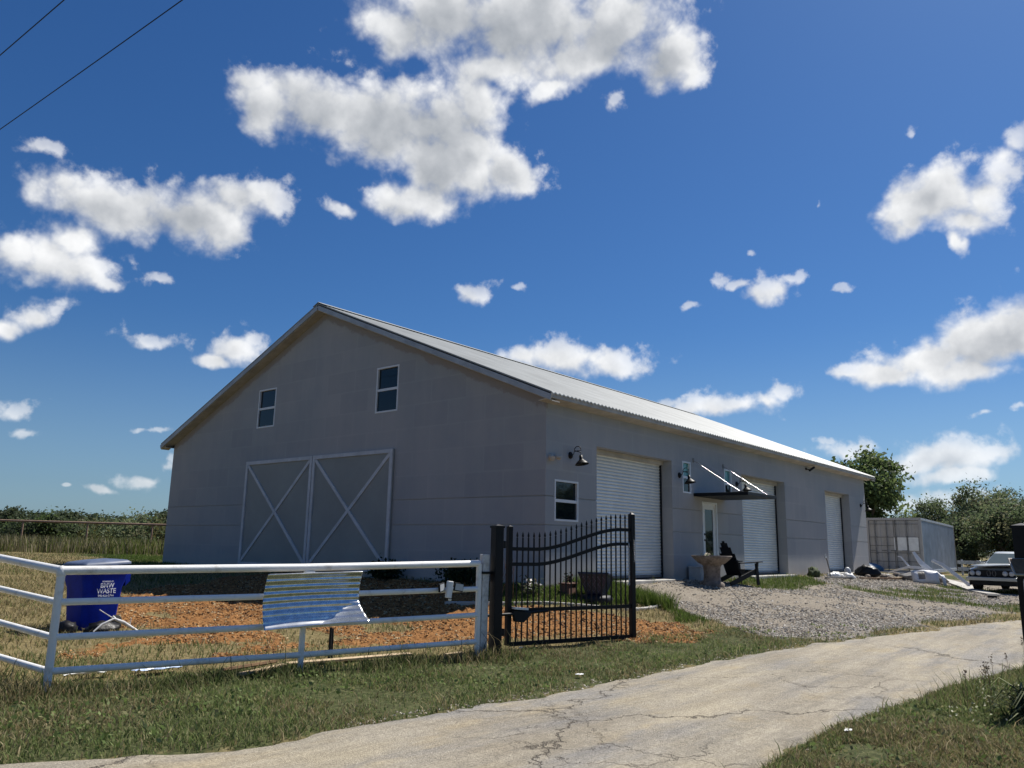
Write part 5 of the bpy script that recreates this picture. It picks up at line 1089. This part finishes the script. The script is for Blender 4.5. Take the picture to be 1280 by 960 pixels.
# trees across the road and behind the photographer, seen mirrored in the side windows
src = [o for o in COL.objects if o.name.startswith('tree') and o.type == 'EMPTY' and o.get('group')]
for k, (x, y, s) in enumerate(((30, -42, 1.5), (38, -38, 1.3), (46, -40, 1.6), (56, -36, 1.4), (21, -48, 1.5), (12, -50, 1.6), (-38, 14, 1.6), (-44, 24, 1.7), (-40, 34, 1.5), (-47, 4, 1.6))):
    t = copy_tree(src[k % 7]); t.location = (x, y, zf(x, y)); t.rotation_euler.z = k*1.9; t.scale = (s*1.15, s*1.15, s); t['group'] = 'trees around the plot outside the photo'
    t['label'] = 'tree standing outside the photo, beyond the road or field'
# dark bushes behind the rusty fence
protos = []
bush_spots = []
for k in range(14):
    f = (k+.5)/14
    bush_spots.append((-9+f*26, 51-f*24+(k % 3)*1.4, 1.45+.45*((k*7) % 5)/4, 2.0+.5*((k*3) % 4)/3))
blab = ['dense dark bush', 'rounded dark green bush', 'loose olive bush', 'grey-green bush', 'yellow-green bush']
for k, (x, y, h, r) in enumerate(bush_spots):
    cols = DRK+GRN[:2] if k < 8 else (OLV+[(.10, .10, .035)])
    z = zf(x, y); lab = ('dark green bush in the dense row behind the left part of the rusty fence' if k < 8 else 'olive yellowish bush in the row behind the right part of the rusty fence')
    ORD = ['first', 'second', 'third', 'fourth', 'fifth', 'sixth', 'seventh', 'eighth', 'ninth', 'tenth', 'eleventh', 'twelfth', 'thirteenth', 'last']
    lab = ORD[k]+' from the left of the '+('dark green' if k < 8 else 'olive')+' bushes in a row behind the rusty fence'
    t = thing('bush', lab, 'bush', (x, y, z), k*1.1, 'dark bushes behind the rusty fence' if k < 8 else 'olive bushes behind the rusty fence')
    V, F, c, C_ = tree_mesh(100+k, h, r, h*.50, h*.46, 60, 95, .085, cols, lobes=5); np_mesh('foliage', V, F, MAT['leaf'], c, parent=t)
    for q in range(4): a = q*1.6; mb = MB(); mb.tube([(0, 0, -.2), (.3*math.cos(a), .3*math.sin(a), h*.3), (.7*r*.6*math.cos(a), .7*r*.6*math.sin(a), h*.65)], [.06, .04, .015], 6); mb.build('stem', MAT['bark'], t)
# far line of trees, left
far_px = [(-28, 128, 8.6), (-20, 130, 9.5), (-10, 133, 7.5), (0, 138, 7.2), (10, 141, 7.6), (20, 143, 6.6), (29, 148, 6.4), (38, 150, 6.2), (46, 148, 7.0), (55, 146, 7.4), (62, 140, 7.0), (70, 138, 7.2), (78, 132, 7.0), (86, 128, 7.5)]
fp0 = []
for k in range(3):
    V, F, c, C_ = tree_mesh(200+k, 7, 4.4, 3.4, 3.5, 90, 75, .24, DRK+[(.055, .07, .035)], lobes=6); fp0.append((V, F, c))
protos = []
for k, (x, y, h) in enumerate(far_px):
    lab = 'dark tree in the far tree line above the rusty fence rail' if k < 11 else 'dark tree in the far tree line hidden behind the barn'
    if k < 3:
        t = thing('tree', lab, 'tree', (x, y, zf(x, y)), k*2.0, 'far dark tree line left of the barn'); V, F, c = fp0[k]; np_mesh('crown', V, F, MAT['leaf'], c, parent=t)
        mb = MB(); mb.tube([(0, 0, -.5), (0, 0, 2.2), (.2, 0, 4.5)], [.22, .18, .06], 7); mb.build('trunk', MAT['bark'], t); protos.append(t)
        s = h/7
    else:
        t = copy_tree(protos[k % 3]); t.location = (x, y, zf(x, y)); t.rotation_euler.z = k*2.1; t['label'] = lab; s = h/7
    t.scale = (s*1.2, s*1.2, s*(.78+.06*((k*5) % 3)))
# woods all round the horizon that read as one mass
r_ = np.random.default_rng(77); n = 26000; a = r_.random(n)*2*PI; rr = 230+r_.normal(0, 9, n); hh = 6.5*(.5+.6*fbm(a*22, a*3))
P = np.stack([rr*np.cos(a), rr*np.sin(a)+5, .1+hh*r_.random(n)**.8], 1)
V, F, c = cards(P, 1.1, DRK+[(.03, .042, .02)], r_, .7); o = np_mesh('far_woods', V, F, MAT['leaf'], c); o['kind'] = 'stuff'; o['label'] = 'thin dark band of woods along the horizon'

# ------------------------------------------------------------------ grass, stones, chips
def in_view(x, y, margin=1.5):
    d = np.stack([x-CAM[0], y-CAM[1]], 1); c_, s_ = math.cos(CYAW), math.sin(CYAW); f = d[:, 0]*c_+d[:, 1]*s_; r = d[:, 0]*s_-d[:, 1]*c_
    return (f > 2.5) & (np.abs(r) < f*.70+margin)
def blades(name, X, Y, H, Wd, C, lean=.45, seed=1, label=None, segs=2):
    r_ = np.random.default_rng(seed); n = len(X); Z = zg(X, Y)-.012; th = r_.random(n)*2*PI; ph = r_.random(n)*2*PI
    ln = H*lean*(.3+r_.random(n)); dx, dy = np.cos(ph)*ln, np.sin(ph)*ln; wx, wy = np.cos(th)*Wd/2, np.sin(th)*Wd/2
    V = np.stack([np.stack([X-wx, Y-wy, Z], 1), np.stack([X+wx, Y+wy, Z], 1), np.stack([X+dx*.35+wx*.75, Y+dy*.35+wy*.75, Z+H*.55], 1), np.stack([X+dx*.35-wx*.75, Y+dy*.35-wy*.75, Z+H*.55], 1), np.stack([X+dx, Y+dy, Z+H*np.sqrt(np.clip(1-lean**2*.5, .2, 1))], 1)], 1).reshape(-1, 3)
    b = np.arange(n)[:, None]*5
    T = np.concatenate([b+np.array([[0, 1, 2]]), b+np.array([[0, 2, 3]]), b+np.array([[3, 2, 4]])], 1).reshape(-1, 3)
    o = np_mesh(name, V, T, MAT['blade'], np.repeat(C, 5, 0)); o['kind'] = 'stuff'
    if label: o['label'] = label
    return o
def sample(n, x0, x1, y0, y1, r_): return r_.uniform(x0, x1, n), r_.uniform(y0, y1, n)
def gcol(n, cols, r_, tone=None):
    c = np.array(cols)[r_.integers(0, len(cols), n)]*(.7+.6*r_.random((n, 1)))
    if tone is not None: c = c*tone[:, None]
    return c
r_ = np.random.default_rng(5)
inbarn = lambda x, y: (x > -.05) & (x < 22.6) & (y > -.03) & (y < 16.1)
GREENS = [(.135, .175, .058), (.18, .205, .08), (.095, .13, .042), (.26, .255, .125), (.145, .19, .062)]
DRYS = [(.36, .29, .16), (.28, .22, .115), (.42, .35, .21), (.20, .165, .08), (.16, .155, .06)]
# mown verges
NX, NY = sample(190000, -8.2, 1.5, -10.4, -7.6, r_); NK = in_view(NX, NY, 3) & (sdf(NX, NY, ROAD) < .05*r_.random(len(NX))) & (fbm(NX*2.2, NY*2.2) > .30)
X, Y = sample(700000, -16, 8, -10.4, 1.5, r_); ok = in_view(X, Y, 4.5) & ~inbarn(X, Y); X, Y = X[ok], Y[ok]
zo_, zv_, g_, rn_ = zones(X, Y); dist = np.hypot(X-CAM[0], Y-CAM[1]); clump = fbm(X*2.2, Y*2.2)
keep = (rn_ < .06*(r_.random(len(X))**3)) & (r_.random(len(X)) < np.clip(g_*1.25+(.6*((np.abs(Y+1.76+(X+10.08)*.2355) < .4) & (X < -4.5))), 0, 1)*np.clip(1.25-dist/20, .18, 1)*np.clip(.30+2.6*(clump-.34), .2, 1)) & (zv_ < .5)
X, Y = np.r_[X, NX], np.r_[Y, NY]; keep = np.r_[keep, NK]; dist = np.r_[dist, np.hypot(NX-CAM[0], NY-CAM[1])]; clump = np.r_[clump, fbm(NX*2.2, NY*2.2)]
X, Y, dist, clump = X[keep][:380000], Y[keep][:380000], dist[keep][:380000], clump[keep][:380000]
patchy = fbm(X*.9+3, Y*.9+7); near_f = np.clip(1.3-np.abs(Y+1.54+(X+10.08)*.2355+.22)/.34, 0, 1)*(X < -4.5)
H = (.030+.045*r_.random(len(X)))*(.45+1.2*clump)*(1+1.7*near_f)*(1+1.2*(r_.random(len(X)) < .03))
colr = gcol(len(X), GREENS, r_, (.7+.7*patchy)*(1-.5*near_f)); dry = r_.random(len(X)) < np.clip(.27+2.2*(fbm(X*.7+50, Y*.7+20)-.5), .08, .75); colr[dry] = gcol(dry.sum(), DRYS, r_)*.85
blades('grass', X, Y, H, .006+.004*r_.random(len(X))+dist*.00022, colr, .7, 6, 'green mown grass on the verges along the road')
# dry field grass
X, Y = sample(760000, -16, 24, -7.6, 26, r_); ok = in_view(X, Y, 4) & ~inbarn(X, Y); X, Y = X[ok], Y[ok]
zo_, zv_, g_, rn_ = zones(X, Y); dist = np.hypot(X-CAM[0], Y-CAM[1]); clump = fbm(X*1.6+9, Y*1.6)
keep = (zv_ < .3+.25*r_.random(len(X))) & (rn_ < -.02) & (r_.random(len(X)) < np.clip(1-zo_*1.35, .0, 1)*np.clip(1-g_, .0, 1)*np.clip(1.2-dist/34, .2, 1)*np.clip(.2+2.4*(clump-.3), .08, 1))
X, Y, dist, clump = X[keep][:170000], Y[keep][:170000], dist[keep][:170000], clump[keep][:170000]
H = (.05+.08*r_.random(len(X)))*(.6+clump); cc = gcol(len(X), DRYS, r_); gg = r_.random(len(X)) < np.clip(.3+1.6*(fbm(X*.5, Y*.5+60)-.5), .08, .7); cc[gg] = gcol(gg.sum(), GREENS, r_)*.9
blades('dry_grass', X, Y, H, .007+.004*r_.random(len(X))+dist*.0003, cc, .8, 8, 'dry yellowish field grass behind the pipe fence')
# tall pale grass along the rusty fence
X, Y = sample(90000, -12, 9, 22, 44, r_); f0 = np.abs((Y-33.3)+(X-.2)*1.16+1.2)/1.53; ok = in_view(X, Y, 2) & ~inbarn(X, Y) & (f0 < 2.6*r_.random(len(X))); X, Y = X[ok][:26000], Y[ok][:26000]
rt_ = np.clip((X+1)/6, 0, 1); cc = gcol(len(X), [(.24, .21, .13), (.17, .155, .08), (.30, .26, .17), (.10, .105, .045)], r_); gg = r_.random(len(X)) < rt_*.8; cc[gg] = gcol(gg.sum(), [(.12, .15, .035), (.09, .12, .03), (.16, .16, .05)], r_)
blades('tall_grass', X, Y, .35+.55*r_.random(len(X)), .03+.02*r_.random(len(X)), cc, .35, 9, 'tall pale dry grass along the rusty fence')
# lush green: corner bed, yard patches, strip by the barn
X, Y = sample(210000, -2.4, 25, -7.2, 24, r_); ok = in_view(X, Y, 1) & ~inbarn(X, Y); X, Y = X[ok], Y[ok]; zo_, zv_, g_, rn_ = zones(X, Y)
X2, Y2 = sample(60000, -2.0, 2.8, -3.2, .9, r_); ok = ~inbarn(X2, Y2); X2, Y2 = X2[ok], Y2[ok]; b2 = sdf(X2, Y2, BED_GREEN); k2 = (b2 > -.1*r_.random(len(X2))) & (r_.random(len(X2)) < .55); X2, Y2 = X2[k2][:26000], Y2[k2][:26000]
yg = np.maximum(sdf(X, Y, YARD_GREEN), sdf(X, Y, BARN_GREEN)); keep = ((yg > (fbm(X*2, Y*2)-.5)*1.2) & (r_.random(len(X)) < .8)) | ((g_ > .45) & (X > 6.5) & (r_.random(len(X)) < .45) & (rn_ < -.1)); X, Y = X[keep][:44000], Y[keep][:44000]
tall = (X2 > .55)*np.clip(1-np.abs(X2-1.35)/.9, 0, 1)*(Y2 > -2.2)
blades('lush_grass', np.r_[X, X2], np.r_[Y, Y2], np.r_[.05+.10*r_.random(len(X)), (.05+.09*r_.random(len(X2)))*(1+2.6*tall)], .012+.006*r_.random(len(X)+len(X2)), gcol(len(X)+len(X2), [(.085, .135, .025), (.11, .16, .03), (.06, .10, .02), (.13, .16, .05)], r_), .5, 10, 'lush green grass in the corner bed and by the doors')
# weeds with seed heads and long blades on the near right verge
X, Y = sample(9000, -4.2, 3.2, -10.2, -8.0, r_); ok = in_view(X, Y, 1); X, Y = X[ok], Y[ok]; rn_ = sdf(X, Y, ROAD); keep = (rn_ < -.18) & (fbm(X*1.3+4, Y*1.3) > .42); X, Y = X[keep][:3600], Y[keep][:3600]
blades('tall_weeds', X, Y, .13+.20*r_.random(len(X))**2, .008+.004*r_.random(len(X)), gcol(len(X), GREENS+[(.20, .19, .08), (.045, .06, .025)], r_), .5, 12, 'taller weeds on the near verge right of the road')
rk = random.Random(9)
for k in range(14):
    x = rk.uniform(-4.6, 1.4); y = -8.5-rk.uniform(0, .55)-max(0, x)*.25; h = rk.uniform(.28, .5); t = thing('seed_stalk', 'thin dry stalk with a feathery seed head on the near verge', 'weed', (x, y, zf(x, y)), 0, 'dry seed stalks on the near verge'); b = rk.uniform(-.08, .08)
    mb = MB(); mb.tube([(0, 0, 0), (b*.4, 0, h*.6), (b, .01, h)], [.0028, .0022, .0014], 5); mb.build('stem', MAT['old_wood'], t)
    V, F, c = leafcloud(16, (b, .01, h), (.010, .010, .03), .014, [(.22, .18, .13), (.15, .12, .09)], k+5); np_mesh('seed_head', V, F, MAT['leaf'], c, parent=t)
gc = thing('grass_clump', 'big clump of long arching pale-tipped blades at the lower right of the verge', 'grass clump', (-4.35, -9.22, zf(-4.35, -9.22)))
n = 420; a = r_.random(n)*2*PI; l = .18+.33*r_.random(n); V = []; c = []
for k in range(n):
    bx_, by_ = r_.normal(0, .13, 2); d = np.array([math.cos(a[k]), math.sin(a[k])]); w = np.array([-d[1], d[0]])*.0075; L_ = l[k]; up_ = .16+.30*r_.random()
    pts = [(0, 0), (L_*.35, up_*.6), (L_*.75, up_*.72), (L_*1.1, up_*.45)]
    for q in range(3):
        for (rr_, zz_), s in ((pts[q], -1), (pts[q], 1), (pts[q+1], 1), (pts[q+1], -1)):
            ww = w*s*(1 if zz_ == 0 else .9 if rr_ < L_ else .25); V.append((bx_+d[0]*rr_+ww[0], by_+d[1]*rr_+ww[1], zz_))
    cc = (.035, .055, .022) if k % 4 else (.26, .28, .15); c += [cc]*12
np_mesh('long_blades', np.array(V), np.arange(len(V)).reshape(-1, 4), MAT['blade'], np.array(c), parent=gc)
# small white flowers in the near verge
X, Y = sample(130, -5.2, -2.2, -9.4, -8.35, r_); V, F, c = cards(np.stack([X, Y, zg(X, Y)+.09+.05*r_.random(len(X))], 1), .014, [(.62, .60, .45), (.5, .5, .34)], r_, .6)
o = np_mesh('white_flowers', V, F, MAT['leaf'], c); o['kind'] = 'stuff'; o['label'] = 'tiny pale flowers scattered in the near verge'
# stones of the gravel yard and chips of the orange mulch
def stones(name, X, Y, S_, cols, m, label, flat=.6, seed=1):
    r_ = np.random.default_rng(seed); n = len(X); D = np.array([(1, 0, 0), (-1, 0, 0), (0, 1, 0), (0, -1, 0), (0, 0, 1), (0, 0, -1)], float); J = D[None]*(1+.5*(r_.random((n, 6, 1))-.5))+(r_.random((n, 6, 3))-.5)*.55
    a = r_.random(n)*6.28; ca_, sa = np.cos(a)[:, None], np.sin(a)[:, None]; x, y = J[..., 0]*1.2, J[..., 1]; J = np.stack([x*ca_-y*sa, x*sa+y*ca_, J[..., 2]*flat], -1)*S_[:, None, None]
    V = (J+np.stack([X, Y, zg(X, Y)+S_*.15], 1)[:, None]).reshape(-1, 3); T = np.array([(0, 2, 4), (2, 1, 4), (1, 3, 4), (3, 0, 4), (2, 0, 5), (1, 2, 5), (3, 1, 5), (0, 3, 5)])
    c = gcol(n, cols, r_); o = np_mesh(name, V, (np.arange(n)[:, None, None]*6+T[None]).reshape(-1, 3), m, np.repeat(c, 6, 0)); o['kind'] = 'stuff'; o['label'] = label; return o
X, Y = sample(230000, .2, 24, -7.2, -.1, r_); zo_, zv_, g_, rn_ = zones(X, Y); dist = np.hypot(X-CAM[0], Y-CAM[1]); dens = np.clip(.10+3.2*(fbm(X*.6+70, Y*.6)-.38), .05, 1)
keep = (zv_ > .45) & (rn_ < -.05) & (r_.random(len(X)) < dens*np.clip(1.5-dist/26, .14, 1)); X, Y, dist = X[keep][:70000], Y[keep][:70000], dist[keep][:70000]
S_ = (.007+.020*r_.random(len(X))**2.6)*np.clip(.6+dist/28, .8, 1.6)
stones('gravel', X, Y, S_, [(.34, .315, .275), (.235, .21, .18), (.42, .39, .345), (.14, .122, .10), (.29, .245, .195), (.36, .325, .275)], MAT['pebble'], 'grey crushed stone of the yard before the roller doors', .65, 3)
X, Y = sample(130000, -9.6, .8, -4.2, 8, r_); ok = in_view(X, Y, 1) & ~inbarn(X, Y); X, Y = X[ok], Y[ok]; zo_, zv_, g_, rn_ = zones(X, Y)
keep = (zo_ > .4) & (r_.random(len(X)) < np.clip(.25+2.4*(fbm(X*1.1+12, Y*1.1)-.33), .12, 1)); X, Y = X[keep][:46000], Y[keep][:46000]
stones('mulch_chips', X, Y, .007+.024*r_.random(len(X))**3, [(.27, .128, .042), (.20, .088, .028), (.37, .20, .078), (.085, .04, .017), (.31, .16, .056), (.37, .28, .16)], MAT['chip'], 'orange bark mulch and clods between fence and barn', .72, 4)
X, Y = sample(26000, -9, 8, -10.2, -4.2, r_); rn_ = sdf(X, Y, ROAD); keep = (np.abs(rn_+.06) < .22*r_.random(len(X))); X, Y = X[keep], Y[keep]
stones('road_edge_stones', X, Y, .007+.012*r_.random(len(X)), [(.36, .32, .26), (.46, .42, .35), (.27, .23, .18)], MAT['pebble'], 'loose pale stones along the road edge', .6, 6)
# low broad-leaved weeds in the verge
X, Y = sample(40000, -13, 3, -9.9, -2.0, r_); rn_ = sdf(X, Y, ROAD); fy = -1.54-(X+10.08)*.2355
keep = in_view(X, Y, 3) & (rn_ < -.12) & (Y < fy+.1) & (fbm(X*1.6+90, Y*1.6) > .56); X, Y = X[keep][:5200], Y[keep][:5200]
V, F, c = cards(np.stack([X, Y, zg(X, Y)+.02+.05*r_.random(len(X))], 1), .022, [(.15, .21, .065), (.12, .165, .05), (.20, .24, .10), (.24, .23, .11)], r_, .6)
o = np_mesh('verge_weeds', V, F, MAT['blade'], c); o['kind'] = 'stuff'; o['label'] = 'low broad-leaved weeds in the mown verges'
